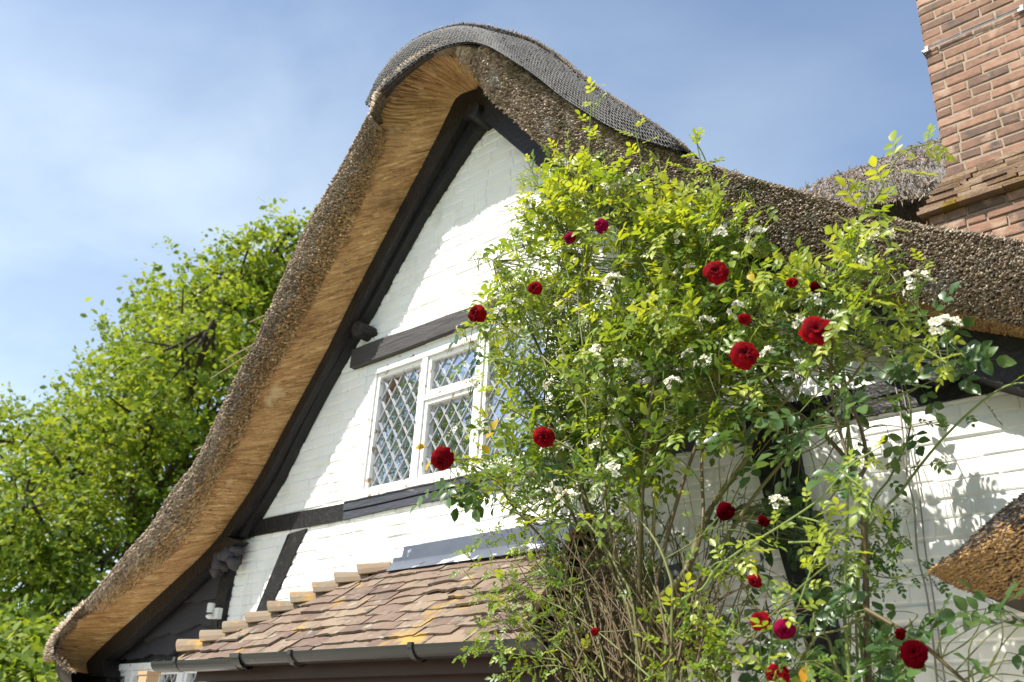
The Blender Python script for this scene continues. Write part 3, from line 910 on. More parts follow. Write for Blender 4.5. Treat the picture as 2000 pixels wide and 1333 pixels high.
# --- weatherboards under the catslide
b = MB()
edges = [XZ([(250, 1130), (320, 1110), (400, 1075), (470, 1040)], 0.02),
         XZ([(300, 1186), (360, 1180), (395, 1174), (450, 1172)], 0.02),
         XZ([(180, 1290), (262, 1254), (300, 1250), (330, 1243), (352, 1238), (380, 1227), (400, 1224), (450, 1226)], 0.02),
         XZ([(150, 1318), (215, 1301), (262, 1287), (300, 1283), (345, 1276), (372, 1262), (450, 1262)], 0.02)]
ln = [np.array(e) for e in edges]
xs = np.linspace(-8.05, -6.12, 60)
zz = []
for j_, e in enumerate(ln):
    o_ = np.argsort(e[:, 0])
    zz.append(np.interp(xs, e[o_, 0], e[o_, 1]) + 0.012 * np.sin(xs * 13 + j_ * 2) * (j_ > 0) + 0.007 * np.sin(xs * 31 + j_))
for j_ in range(3):
    top = [(x, max(a_, c_ + 0.01) + 0.03) for x, a_, c_ in zip(xs, zz[j_], zz[j_ + 1])]
    bot = [(x, c_) for x, c_ in zip(xs, zz[j_ + 1])]
    n_ = len(top)
    v_ = []
    for (x, zt_), (_, zb_) in zip(top, bot):
        v_ += [(x, 0.020, zt_), (x, -0.022, zb_), (x, 0.012, zb_)]
    f_ = []
    for i_ in range(n_ - 1):
        f_ += [(3 * i_, 3 * i_ + 3, 3 * i_ + 4, 3 * i_ + 1), (3 * i_ + 1, 3 * i_ + 4, 3 * i_ + 5, 3 * i_ + 2)]
    b.add(v_, f_, 0.5)
b.prism([(x, z_) for x, z_ in ((-8.0, 2.0), (-6.2, 2.0), (-6.2, 2.95), (-6.9, 2.66), (-8.0, 2.16))], 0.035, 0.2, 0.5)
b.build('weatherboard', MT['board'], cot)
# small window below
ew = MB()
p0 = W(214, 1303, 0.0); p1 = W(330, 1287, 0.0)
ex0, ex1, ez1 = p0[0], -6.20, p0[2] + 0.012
ez0 = 1.26
ew.box(ex0, ex1, -0.03, 0.06, ez1 - 0.05, ez1)
ew.box(ex0, ex1, -0.05, 0.06, ez0, ez0 + 0.05)
nl = 4
wd = (ex1 - ex0) / nl
for k_ in range(nl + 1):
    xm = ex0 + k_ * wd
    ew.box(max(xm - 0.035, ex0), min(xm + 0.035, ex1), -0.026, 0.058, ez0 + 0.051, ez1 - 0.051)
ewin = ew.build('window', MT['frame_paint'], cot)
b = MB(); g_ = MB(); lt = MB()
for k_ in range(nl):
    a_, c_ = ex0 + k_ * wd + 0.036, ex0 + (k_ + 1) * wd - 0.036
    z0, z1 = ez0 + 0.052, ez1 - 0.052
    s_ = 0.035
    b.box(a_, a_ + s_, -0.012, 0.04, z0, z1); b.box(c_ - s_, c_, -0.012, 0.04, z0, z1)
    b.box(a_ + s_, c_ - s_, -0.010, 0.04, z0, z0 + s_); b.box(a_ + s_, c_ - s_, -0.010, 0.04, z1 - s_, z1)
    g_.box(a_ + 0.01, c_ - 0.01, 0.022, 0.026, z0 + 0.01, z1 - 0.01)
    lattice(lt, a_ + s_, c_ - s_, z0 + s_, z1 - s_, 0.017, 0.10, 0.156, 0.009)
b.build('casement', MT['frame_paint'], ewin); g_.build('glass', MT['glass'], ewin); lt.build('lattice', MT['came'], ewin)
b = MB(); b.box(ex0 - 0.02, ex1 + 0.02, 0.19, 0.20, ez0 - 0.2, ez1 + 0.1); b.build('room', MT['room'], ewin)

# --- porch: tiled lean-to roof with hips
eL, eR = np.array([-5.36, -0.715, 2.108]), np.array([-2.50, -0.715, 2.10])
tL, tR = np.array([-4.43, -0.015, 2.672]), np.array([-2.86, -0.015, 2.682])
porch = MB()
rows_n = 10
su = unit(np.array([0, 0.70, 0.568]))        # up the slope
nrm = np.array([0, -0.568, 0.70]) / np.linalg.norm([0.568, 0.70])
for r_ in range(rows_n + 1):
    q = (r_ - 0.9) / rows_n
    lx = eL[0] + (tL[0] - eL[0]) * np.clip(q, 0, 1); rx = eR[0] + (tR[0] - eR[0]) * np.clip(q, 0, 1)
    x = lx - random.uniform(0, 0.12) + 0.02
    base = eL + (tL - eL) * q
    while x < rx:
        w_ = random.uniform(0.185, 0.27)
        xa, xb = max(x + 0.0015, lx), min(x + w_ - 0.002, rx)
        x += w_
        if xb - xa < 0.03: continue
        jz = random.uniform(-0.007, 0.007); jy = random.uniform(-0.012, 0.012)
        sag = -0.010 * math.sin((xa - lx) / (rx - lx) * math.pi) + 0.006 * math.sin(xa * 5 + r_)
        t_ = random.choice([0.1, 0.25, 0.35, 0.5, 0.6, 0.75, 0.9]) + random.uniform(-0.08, 0.08)
        th = 0.013
        tl_ = 0.15
        v_ = []
        nxs = 6
        hump = random.uniform(-0.003, 0.007)
        tilt = random.uniform(-0.005, 0.005)
        for k_ in range(nxs):
            xx = xa + (xb - xa) * k_ / (nxs - 1)
            hz_ = hump * math.sin(math.pi * k_ / (nxs - 1)) + tilt * (k_ / (nxs - 1) - 0.5) + random.uniform(-0.0015, 0.0015)
            ej = random.uniform(-0.007, 0.007)
            lo = np.array([xx, base[1], base[2]]) + su * (jy + ej) + nrm * (0.025 + jz * 0.7 + hz_ + sag)
            hi = np.array([xx, base[1], base[2]]) + su * tl_ + nrm * (0.010 + hz_ * 0.6 + sag)
            v_ += [lo - nrm * th, lo, hi, hi - nrm * th]
        f_ = []
        for k_ in range(nxs - 1):
            a4, b4 = 4 * k_, 4 * k_ + 4
            f_ += [(a4, b4, b4 + 1, a4 + 1), (a4 + 1, b4 + 1, b4 + 2, a4 + 2), (a4 + 3, a4 + 2, b4 + 2, b4 + 3), (a4, a4 + 3, b4 + 3, b4)]
        f_ += [(0, 1, 2, 3), (4 * nxs - 4, 4 * nxs - 1, 4 * nxs - 2, 4 * nxs - 3)]
        porch.add(v_, f_, t_)
# plain slab below the tiles and the two hip ends
wl_, wr_ = np.array([-5.36, -0.015, 2.108]), np.array([-2.10, -0.015, 2.10])
porch.add([eL + [0.02, 0.02, -0.012], eR + [-0.02, 0.02, -0.012], tR + [0, 0, -0.012], tL + [0, 0, -0.012], wl_ + [0.02, 0, -0.012], wr_ + [0, 0, -0.012]],
          [(0, 1, 2, 3), (0, 3, 4), (1, 5, 2), (0, 4, 5, 1)], 0.4)
pr_ = porch.build('porch_roof', MT['tile'], cot)
# tiles of the right hip end
b = MB()
for r_ in range(rows_n):
    q = r_ / rows_n
    h0 = eR + (tR - eR) * q; w0 = wr_ + (tR - wr_) * q
    h1 = eR + (tR - eR) * (q + 0.14); w1 = wr_ + (tR - wr_) * (q + 0.14)
    nT = max(1, int(np.linalg.norm(w0 - h0) / 0.17))
    un = unit(np.cross(h0 - w0, h1 - h0)); un *= np.sign(un[2])
    for k_ in range(nT):
        a0, a1 = k_ / nT, (k_ + 1) / nT - 0.01
        P_ = [h0 + (w0 - h0) * a0, h0 + (w0 - h0) * a1, h1 + (w1 - h1) * a1, h1 + (w1 - h1) * a0]
        o1, o2 = un * (0.030 + random.uniform(-.005, .005)), un * 0.012
        v_ = [P_[0] + o1, P_[1] + o1, P_[2] + o2, P_[3] + o2, P_[0] + o1 - un * .013, P_[1] + o1 - un * .013]
        b.add(v_, [(0, 1, 2, 3), (4, 5, 1, 0), (4, 0, 3), (5, 2, 1)], random.uniform(0.1, 0.9))
b.build('hip_end', MT['tile'], pr_)


def bonnets(name, e0, e1, count, r0):
    b = MB()
    ax = unit(e1 - e0)
    side = unit(np.cross(ax, np.array([0, 0, 1.0])))
    upv = unit(np.cross(side, ax)); upv *= np.sign(upv[2])
    L_ = np.linalg.norm(e1 - e0) / count
    for i_ in range(count):
        base = e0 + ax * (L_ * i_)
        ra, rb = r0 * random.uniform(0.95, 1.06), r0 * 0.78
        n_ = 9
        tip = ax * (L_ * 1.35)
        jl = random.uniform(0.0, 0.012)
        v_ = []
        for (o_, rr_, lf) in ((np.zeros(3), ra, 0.022 + jl), (np.zeros(3), ra * 0.86, 0.018 + jl), (tip, rb, -0.030), (tip, rb * 0.85, -0.040)):
            for k_ in range(n_):
                th = math.pi * (k_ / (n_ - 1)) * 1.0
                v_.append(base + o_ + side * rr_ * math.cos(th) + upv * (rr_ * 0.95 * math.sin(th) + lf - 0.045))
        f_ = []
        for k_ in range(n_ - 1):
            f_ += [(k_, k_ + 1, 2 * n_ + k_ + 1, 2 * n_ + k_), (n_ + k_, k_ + n_ + 1, k_ + 1, k_), (n_ + k_ + 1, n_ + k_, 3 * n_ + k_, 3 * n_ + k_ + 1)]
        f_ += [(0, 2 * n_, 3 * n_, n_), (n_ - 1, 2 * n_ - 1, 4 * n_ - 1, 3 * n_ - 1)]
        b.add(v_, f_, random.uniform(0.2, 0.9))
    return b.build(name, MT['hip'], pr_, smooth=False)


bonnets('hip_tiles', eL + [-0.01, -0.01, 0.03], tL + [0.0, -0.02, 0.02], 9, 0.088)
bonnets('hip_tiles', eR + [0.0, -0.01, 0.03], tR + [0.0, -0.02, 0.03], 9, 0.09)
# flashing
b = MB()
b.prism([(-4.285, 2.70), (-2.75, 2.70), (-2.75, 2.80), (-4.27, 2.783)], -0.017, -0.010)
b.prism([(-4.36, 2.685), (-4.288, 2.685), (-4.288, 2.725), (-4.36, 2.725)], -0.015, -0.010)
b.add([(-4.36, -0.018, 2.70), (-2.75, -0.018, 2.70), (-2.70, -0.13, 2.618), (-4.28, -0.13, 2.618)], [(0, 1, 2, 3)])
b.build('lead_flashing', MT['lead'], cot)
b = MB(); b.prism(XZ([(1255, 1120), (1330, 1100), (1338, 1155), (1262, 1180)], -0.02), -0.03, -0.011); b.build('lead_flashing', MT['lead'], cot)
# fascia and body below
b = MB()
b.box(-5.22, -2.62, -0.69, -0.64, 1.965, 2.085)
b.box(-5.22, -2.62, -0.62, -0.02, 0.0, 2.07)
b.build('porch_wall', MT['fascia'], cot)
# gutter
b = MB()
gx0, gx1, gyc, gzc, gr = -5.50, -2.44, -0.785, 2.072, 0.058
n_ = 12
for (x0, x1, zz0, zz1) in ((gx0, -4.60, -0.004, -0.012), (-4.60, gx1, 0.008, 0.0)):
    v_ = []
    for x_, zo in ((x0, zz0), (x1, zz1)):
        for rr_ in (gr, gr - 0.006):
            for k_ in range(n_ + 1):
                th = math.pi + math.pi * k_ / n_
                v_.append((x_, gyc + rr_ * math.cos(th), gzc + zo + rr_ * math.sin(th)))
    m_ = n_ + 1
    f_ = []
    for k_ in range(n_):
        f_ += [(k_, k_ + 1, 2 * m_ + k_ + 1, 2 * m_ + k_), (m_ + k_ + 1, m_ + k_, 3 * m_ + k_, 3 * m_ + k_ + 1)]
        f_ += [(k_, m_ + k_, m_ + k_ + 1, k_ + 1), (2 * m_ + k_, 2 * m_ + k_ + 1, 3 * m_ + k_ + 1, 3 * m_ + k_)]
    f_ += [(0, 2 * m_, 3 * m_, m_), (n_, m_ + n_, 3 * m_ + n_, 2 * m_ + n_)]
    b.add(v_, f_)
b.lump((gx0, gyc, gzc - 0.02), 0.03, 1, 0.05, sq=(0.3, 1.7, 1.2))
gut = b.build('gutter', MT['gutter'], cot)
for x_ in (-5.22, -4.595, -4.10, -3.2):
    b = MB()
    wdt = 0.045 if x_ == -4.595 else 0.014
    v_ = []
    for xx in (x_ - wdt, x_ + wdt):
        for k_ in range(n_ + 1):
            th = math.pi + math.pi * k_ / n_
            v_.append((xx, gyc + (gr + 0.006) * math.cos(th), gzc + (gr + 0.008) * math.sin(th)))
    m_ = n_ + 1
    b.add(v_, [(k_, k_ + 1, m_ + k_ + 1, m_ + k_) for k_ in range(n_)])
    b.box(x_ - wdt, x_ + wdt, gyc - gr - 0.009, gyc - gr + 0.008, gzc - 0.012, gzc + 0.012)
    b.build('gutter_bracket', MT['gutter'], gut)

# --- chimney
CY = 1.2
ch = thing('chimney', (0, 0, 0), None, None)
del_keys = [k_ for k_ in ('label', 'category') if k_ in ch]
bpy.data.objects.remove(ch)
cx0 = W(1790, 0, CY)[0]
cz0 = W(1850, 347, CY)[2]
b = MB()
b.box(cx0 + 0.004, 0.45, CY + 0.0035, CY + 0.95, cz0 - 0.1, 9.0, 0.5)
chim = b.build('chimney', MT['mortar'], cot)


def brick_face(b, x0, x1, z0, z1, y, course, ln, seed, side=None):
    R_ = random.Random(seed)
    z = z0
    k_ = 0
    while z < z1 - 0.02:
        x = x0 - (0.5 * ln if k_ % 2 else 0) - R_.uniform(0, 0.02)
        wv = R_.uniform(-0.002, 0.002)
        first = True
        while x < x1:
            w_ = ln * R_.uniform(0.9, 1.08) if R_.random() < 0.72 else ln * R_.uniform(0.45, 0.55)
            xa, xb = max(x, x0), min(x + w_ - 0.012, x1)
            x += w_
            if xb - xa < 0.03: continue
            pr = R_.uniform(0.000, 0.005)
            t_ = R_.choice([0.05, 0.2, 0.35, 0.45, 0.5, 0.6, 0.7, 0.95]) + R_.uniform(-0.06, 0.06)
            j = lambda: R_.uniform(-0.003, 0.003)
            e = 0.007
            za, zb = z + wv + R_.uniform(0, .003), z + course - 0.0125 + wv + R_.uniform(-.003, .002)
            o = [(xa + j(), y + 0.008, za + j()), (xb + j(), y + 0.008, za + j()), (xb + j(), y + 0.008, zb + j()), (xa + j(), y + 0.008, zb + j())]
            m1 = [(p_[0], y - pr + 0.003 + j() * .5, p_[2]) for p_ in o]
            f1 = [(xa + e + j(), y - pr, za + e + j()), (xb - e + j(), y - pr, za + e + j()), (xb - e + j(), y - pr, zb - e + j()), (xa + e + j(), y - pr, zb - e + j())]
            fs = [(i, (i + 1) % 4, (i + 1) % 4 + 4, i + 4) for i in range(4)] + [(i + 4, (i + 1) % 4 + 4, (i + 1) % 4 + 8, i + 8) for i in range(4)] + [(8, 9, 10, 11)]
            b.add(o + m1 + f1, fs, min(1, max(0, t_)))
            if first and side:
                # return of the corner brick along the side face
                b.box(xa - 0.004, xa + 0.02, y + 0.001, y + side * R_.uniform(.4, .9), za, zb, t_)
                first = False
        z += course
        k_ += 1


b = MB()
brick_face(b, cx0, 0.45, cz0 + 0.004, 9.0, CY, 0.0685, 0.215, 5, 0.2)
b.build('brickwork', MT['brick'], chim)
# weathering of stacked tiles, stepping out
b = MB()
nlay = 10
zl = np.linspace(cz0, cz0 - 0.29, nlay + 1)
for j_ in range(nlay):
    o_ = 0.006 + 0.015 * (j_ + 0.6)
    x = cx0 - o_ - 0.0
    b.box(x + 0.03, 0.6, CY - o_ + 0.03, CY + 0.9, zl[j_ + 1] + 0.001, zl[j_] - 0.002, 0.15)
    while x < 0.6:
        w_ = random.uniform(0.13, 0.24)
        d_ = random.uniform(-0.020, 0.020)
        th = (zl[j_] - zl[j_ + 1])
        dz = random.uniform(-0.004, 0.004)
        b.obox(((x + w_ / 2), CY - o_ + d_ + 0.06, zl[j_ + 1] + th * 0.5 + dz), ((w_ - 0.004) / 2, 0, random.uniform(-0.004, 0.004)), (random.uniform(-.006, .006), 0.075, 0.004), (0, -0.002, th * random.uniform(0.30, 0.40)), random.uniform(0.0, 1))
        x += w_
    # left return
    y_ = CY - o_ + 0.12
    while y_ < CY + 0.9:
        w_ = random.uniform(0.13, 0.22)
        b.obox((cx0 - o_ + 0.05 + random.uniform(-.01, .01), y_ + w_ / 2, zl[j_ + 1] + th * 0.5), (0.06, 0, 0.012), (0, (w_ - 0.004) / 2, 0), (0, 0, th * 0.36), random.uniform(0.0, 1))
        y_ += w_
b.build('tile_shoulder', MT['mosstile'], chim)
b = MB()
b.box(cx0 - 0.10, 0.6, CY - 0.10, CY + 0.9, 2.8, zl[-1] - 0.004, 0.4)
b.build('chimney_base', MT['mortar'], chim)
b = MB()
brick_face(b, cx0 - 0.11, 0.6, 3.2, zl[-1] - 0.01, CY - 0.108, 0.0685, 0.215, 9)
b.build('brickwork', MT['brick'], chim)
# strap wire with clips
b = MB()
zs = W(1812, 100, CY)[2]
b.tube([(cx0 - 0.01, CY - 0.022, zs), (cx0 + 0.2, CY - 0.020, zs + 0.002), (cx0 + 0.4, CY - 0.023, zs - 0.002), (0.4, CY - 0.02, zs)], 0.0038, 6)
b.tube([(cx0 + 0.05, CY - 0.020, zs + 0.012), (cx0 + 0.25, CY - 0.022, zs + 0.014), (0.4, CY - 0.02, zs + 0.012)], 0.0025, 6)
b.tube([(cx0 - 0.014, CY - 0.02, zs), (cx0 - 0.014, CY + 0.9, zs)], 0.0055, 6)
b.build('strap_wire', MT['metal'], chim)
for xx in (cx0 + 0.012, W(1996, 18, CY)[0]):
    b = MB()
    b.box(xx - 0.020, xx + 0.012, CY - 0.030, CY - 0.012, zs - 0.024, zs - 0.003)
    b.box(xx - 0.006, xx + 0.014, CY - 0.030, CY - 0.012, zs - 0.002, zs + 0.016)
    b.build('strap_clip', MT['metal'], chim)

# --- rear thatch roof beside the chimney
Sx = [(1500, 420), (1590, 387), (1640, 368), (1690, 350), (1740, 327), (1790, 302), (1850, 284), (1960, 240)]
Lx = [(1500, 470), (1590, 436), (1640, 420), (1690, 404), (1740, 392), (1790, 388), (1850, 372), (1960, 340)]
Ux = [(1500, 520), (1590, 480), (1640, 460), (1690, 446), (1740, 440), (1790, 436), (1850, 425), (1960, 400)]
S_ = catmull(WL(Sx, 3.0), 90); L_ = catmull(WL(Lx, 2.0), 90); U_ = catmull(WL(Ux, 2.35), 90)
b = MB()
rowsr = []
for q in np.linspace(0, 1, 12):
    rowsr.append(S_ * (1 - q) + L_ * q + np.array([0, -0.10, 0.10]) * math.sin(math.pi * q) + rng.normal(0, 0.006, S_.shape))
for q in np.linspace(0, 1, 6)[1:]:
    rowsr.append(L_ * (1 - q) + U_ * q + rng.normal(0, 0.008, S_.shape))
rowsr.append(U_ + np.array([0, 1.5, -0.8]))
rowsr.insert(0, S_ + np.array([0, 0.6, -0.1])); rowsr.insert(0, S_ + np.array([0, 2.5, -1.8]))
Gq = np.array(rowsr)
b.v = [tuple(p_) for p_ in Gq.reshape(-1, 3)]; b.t = list(np.clip(rng.normal(0.6, 0.2, len(b.v)), 0, 1))
for j_ in range(len(rowsr) - 1):
    for i_ in range(89):
        b.f.append((j_ * 90 + i_, j_ * 90 + i_ + 1, (j_ + 1) * 90 + i_ + 1, (j_ + 1) * 90 + i_)); b.m.append(0)
MT['rear'] = mat('rear_thatch', [(0.09, 0.082, 0.075), (0.19, 0.175, 0.16), (0.32, 0.30, 0.275)], rough=0.95, tintw=0.5, scale=14, bump=1.0, bscale=70, bdist=0.03)
rear = b.build('rear_roof', MT['rear'], cot, smooth=True)
# liggers and loose reeds on it
b = MB()
for q in (0.3, 0.66):
    path = (S_ * (1 - q) + L_ * q + np.array([0, -0.10, 0.10]) * math.sin(math.pi * q))[::3] + np.array([0, -0.03, 0.02])
    path = path + rng.normal(0, 0.008, path.shape)
    b.tube(path, 0.007, 5, 0.7)
for k_ in range(24):
    i_ = rng.integers(5, 85); q = rng.random()
    c0 = S_[i_] * (1 - q) + L_[i_] * q + np.array([0, -0.13, 0.12]) * math.sin(math.pi * q)
    d_ = unit(rng.normal(0, 1, 3) * [1, 0.3, 0.7]) * rng.uniform(0.04, 0.13)
    b.tube([c0 - d_, c0 + [0, -0.01, 0.01], c0 + d_], 0.004, 4, rng.uniform(0.4, 1))
b.build('hazel_rods', MT['twig'], rear)
NZ = 2600
i = rng.integers(0, 89, NZ); q = rng.random(NZ)[:, None] * 1.1; u_ = rng.random(NZ)[:, None]
e_ = S_[i] * (1 - u_) + S_[i + 1] * u_; d_ = L_[i] * (1 - u_) + L_[i + 1] * u_
P = e_ * (1 - q) + d_ * q + np.array([0, -0.12, 0.11]) * np.sin(np.pi * np.minimum(q, 1))
Dn = unit(L_[i] - S_[i]) + rng.normal(0, 0.22, (NZ, 3)) + np.array([0, -0.05, 0.1])
stubs(P + np.array([0, -0.01, 0.02]), Dn, rng.uniform(0.03, 0.10, NZ), rng.uniform(0.002, 0.0045, NZ), np.clip(rng.beta(2.5, 1.2, NZ), 0, 1), 'loose_reed', MT['butts_grey'], rear)

# --- thatched door canopy at the right edge
Tq = [(1863, 1122), (1872, 1094), (1898, 1062), (1945, 1014), (2000, 966), (2090, 890), (2250, 790)]
Bq = [(1863, 1128), (1878, 1145), (1905, 1157), (1950, 1166), (2000, 1170), (2090, 1172), (2250, 1175)]
Tc, Bcx = catmull(WL(Tq, -0.55), 70), catmull(WL(Bq, -0.45), 70)
fr = []
for q in np.linspace(0, 1, 14):
    bul_ = math.sin(math.pi * q)
    fr.append(Bcx * (1 - q) + Tc * q + np.array([-0.01 * bul_, -0.17 * bul_, -0.012 * bul_]))
back_t = Tc + np.array([0.10, 0.50, 0.05]); back_b = Bcx + np.array([0.02, 0.44, 0.0])
fr = [back_b] + fr + [Tc + np.array([0.03, 0.2, 0.03]), back_t]
Gc = np.array(fr)
b = MB()
b.v = [tuple(p_) for p_ in Gc.reshape(-1, 3)]; b.t = [0.4] * len(b.v)
for j_ in range(len(fr) - 1):
    for i_ in range(69):
        b.f.append((j_ * 70 + i_, j_ * 70 + i_ + 1, (j_ + 1) * 70 + i_ + 1, (j_ + 1) * 70 + i_)); b.m.append(0)
can = b.build('door_canopy', MT['thatch'], cot)
NQ = 9000
i_ = rng.integers(0, 69, NQ); q = rng.random(NQ) * 1.25
u_ = rng.random(NQ)[:, None]
bb_ = Bcx[i_] * (1 - u_) + Bcx[i_ + 1] * u_; tt_ = Tc[i_] * (1 - u_) + Tc[i_ + 1] * u_
qc = np.clip(q, 0, 1)[:, None]
P = bb_ * (1 - qc) + tt_ * qc + np.array([-0.01, -0.17, -0.012]) * np.sin(np.pi * qc) + np.maximum(q - 1, 0)[:, None] * np.array([0.1, 1.2, 0.15])
Dn = np.array([-0.45, -0.7, -0.42]) + rng.normal(0, 0.16, (NQ, 3)) + (q > 0.9)[:, None] * np.array([-0.1, 0.1, 0.3])
tn = np.where(q > 0.62 + rng.normal(0, 0.08, NQ), rng.uniform(0.0, 0.35, NQ), rng.uniform(0.4, 1.0, NQ))
MT['canopy'] = mat('canopy_reed', [(0.045, 0.038, 0.035), (0.17, 0.13, 0.10), (0.46, 0.26, 0.10), (0.64, 0.43, 0.22)], rough=0.7, tintw=0.85, scale=6)
stubs(P - unit(Dn) * 0.01, Dn, rng.uniform(0.008, 0.026, NQ), rng.uniform(0.0028, 0.0045, NQ), tn, 'reed_ends', MT['canopy'], can)

# --- cables down the right wall
for off_, r_ in ((0, 0.0038), (0.026, 0.0032)):
    b = MB()
    pts = WL([(1735, 690), (1742, 740), (1755, 800), (1766, 866), (1776, 930), (1785, 990), (1796, 1080), (1806, 1150), (1818, 1230), (1835, 1360)], -0.025)
    pts[:, 0] += off_ + rng.normal(0, 0.004, len(pts))
    b.tube(catmull(pts, 40), r_, 6)
    b.build('cable', MT['cable'], cot)

# ------------------------------------------------------------------ sensor on the corner post
p = W(412, 1196, -0.10)
sen = thing('security_sensor', (p[0], 0.0, p[2]), 'small cream plastic sensor on the black boards left of the white wall', 'sensor')
b = MB()
c = p + np.array([0.0, 0.0, 0.0])
n_ = 14
prof = [(0.0, 0.052), (0.026, 0.052), (0.028, 0.046), (0.028, 0.012), (0.025, 0.008), (0.026, 0.004), (0.026, -0.012), (0.0, -0.014)]
v_ = [(c[0] - 0.01 + r_ * math.cos(2 * math.pi * k_ / n_), c[1] + r_ * math.sin(2 * math.pi * k_ / n_), c[2] + h_ + 0.01) for r_, h_ in prof for k_ in range(n_)]
b.add(v_, [(j_ * n_ + k_, j_ * n_ + (k_ + 1) % n_, (j_ + 1) * n_ + (k_ + 1) % n_, (j_ + 1) * n_ + k_) for j_ in range(len(prof) - 1) for k_ in range(n_)])
b.build('head', MT['sensor'], sen)
b = MB()
b.lump(c + np.array([-0.004, 0.0, -0.030]), 0.03, 2, 0.05, sq=(1, 1, 0.62))
b.build('swivel', MT['sensor'], sen, smooth=True)
b = MB()
b.box(c[0] - 0.005, c[0] + 0.065, c[1] + 0.015, -0.047, c[2] - 0.045, c[2] + 0.03)
b.build('bracket', MT['sensor'], sen)
b = MB()
b.tube([c + [0.02, 0.03, -0.04], c + [0.03, 0.06, -0.12], c + [0.022, 0.07, -0.22]], 0.006, 6)
b.build('lead_wire', MT['gutter'], sen)
p = W(290, 1326, -0.35)
pst = thing('wooden_post', (p[0], p[1], 0), 'short sawn wooden post below the small window at the left', 'post')
b = MB()
b.box(p[0] - 0.055, p[0] + 0.055, p[1] - 0.045, p[1] + 0.045, 0.0, p[2] + 0.02)
b.build('post', MT['wood'], pst)
b = MB()
b.box(p[0] - 0.062, p[0] + 0.062, p[1] - 0.052, p[1] + 0.052, p[2] + 0.021, p[2] + 0.045)
b.build('post_cap', MT['wood'], pst)


# ------------------------------------------------------------------ leaves
def leaflet(L_, w, fold=0.07, curl=0.10):
    v_ = np.array([(0, 0, 0), (.22, .36 * w, fold * .7), (.55, .5 * w, fold), (.84, .24 * w, fold * .2 - curl * .5), (1, 0, -curl),
                   (.84, -.24 * w, fold * .2 - curl * .5), (.55, -.5 * w, fold), (.22, -.36 * w, fold * .7), (.3, 0, -.005), (.68, 0, -.01 - curl * .3)])
    f_ = [(0, 8, 1), (1, 8, 2), (2, 8, 9), (2, 9, 3), (3, 9, 4), (0, 7, 8), (7, 6, 8), (6, 9, 8), (6, 5, 9), (5, 4, 9)]
    return v_ * L_, f_


def compound(pairs, L_, rr_, w, seed):
    """pinnate rose leaf along +x with its face towards +z; returns verts, tris"""
    R_ = random.Random(seed)
    Vs, Fs = [], []
    rach = L_ * (0.55 + 0.62 * pairs)
    def put(v_, f_):
        b0 = sum(len(q) for q in Vs)
        Vs.append(v_); Fs.extend([tuple(i + b0 for i in t_) for t_ in f_])
    def place(x0, ang, sc, roll):
        v_, f_ = leaflet(L_ * sc, w * R_.uniform(.9, 1.1), R_.uniform(.04, .11), R_.uniform(.02, .2))
        ca, sa = math.cos(ang), math.sin(ang)
        cr_, sr_ = math.cos(roll), math.sin(roll)
        y_ = v_[:, 1] * cr_ - v_[:, 2] * sr_; z_ = v_[:, 1] * sr_ + v_[:, 2] * cr_
        X = v_[:, 0] * ca - y_ * sa + x0; Y = v_[:, 0] * sa + y_ * ca
        put(np.stack([X, Y, z_ - 0.25 * (x0 / rach) ** 2 * rach * 0.5], 1), f_)
    for k_ in range(pairs):
        x0 = rach * (0.30 + 0.58 * k_ / max(1, pairs - 0.3))
        sc = 0.72 + 0.22 * k_ / pairs
        for sg in (1, -1):
            place(x0 + R_.uniform(-.05, .05) * L_, sg * math.radians(R_.uniform(48, 66)), sc * R_.uniform(.9, 1.08), sg * R_.uniform(-.15, .45))
    place(rach * 0.93, R_.uniform(-.12, .12), 1.0, R_.uniform(-.2, .2))
    n_ = 4
    v_ = []
    for i in range(n_):
        x_ = rach * i / (n_ - 1)
        zq = -0.125 * (x_ / rach) ** 2 * rach
        t_ = rr_ * (1.2 - 0.5 * i / n_)
        v_ += [(x_, t_, zq), (x_, -t_, zq), (x_, 0, zq - t_ * 1.4)]
    f_ = []
    for i in range(n_ - 1):
        for k_ in range(3):
            a_, b_ = 3 * i + k_, 3 * i + (k_ + 1) % 3
            f_ += [(a_, b_, b_ + 3), (a_, b_ + 3, a_ + 3)]
    put(np.array(v_), f_)
    return np.concatenate(Vs), Fs


def frames(d, nrm_):
    d = unit(d)
    y_ = unit(np.cross(nrm_, d))
    z_ = np.cross(d, y_)
    return np.stack([d, y_, z_], 2)          # columns


def grow_leaves(name, spots, dirs, norms, sizes, tints, variants, m, parent):
    """spots (N,3) etc.; one mesh of all leaves, built from a few leaf shapes"""
    N = len(spots)
    which = rng.integers(0, len(variants), N)
    R_ = frames(dirs, norms)
    allV, allF, allT = [], [], []
    base = 0
    for k_, (v_, f_) in enumerate(variants):
        idx = np.where(which == k_)[0]
        if len(idx) == 0: continue
        V = np.einsum('nij,kj->nki', R_[idx], v_) * sizes[idx][:, None, None] + spots[idx][:, None, :]
        kk = len(v_)
        Fi = (np.arange(len(idx))[:, None, None] * kk + np.array(f_)[None]).reshape(-1, 3) + base
        allV.append(V.reshape(-1, 3)); allF.append(Fi)
        lt_ = np.repeat(tints[idx][:, None], kk, 1)
        # leaflet to leaflet variation
        nl_ = kk // 10
        for q in range(nl_):
            lt_[:, q * 10:(q + 1) * 10] += rng.normal(0, 0.07, (len(idx), 1))
        allT.append(np.clip(lt_, 0, 1).reshape(-1))
        base += len(idx) * kk
    V = np.concatenate(allV)[None]; F = np.concatenate(allF); T = np.concatenate(allT)[None]
    return bulk(name, V, F, T, m, parent, smooth=False)


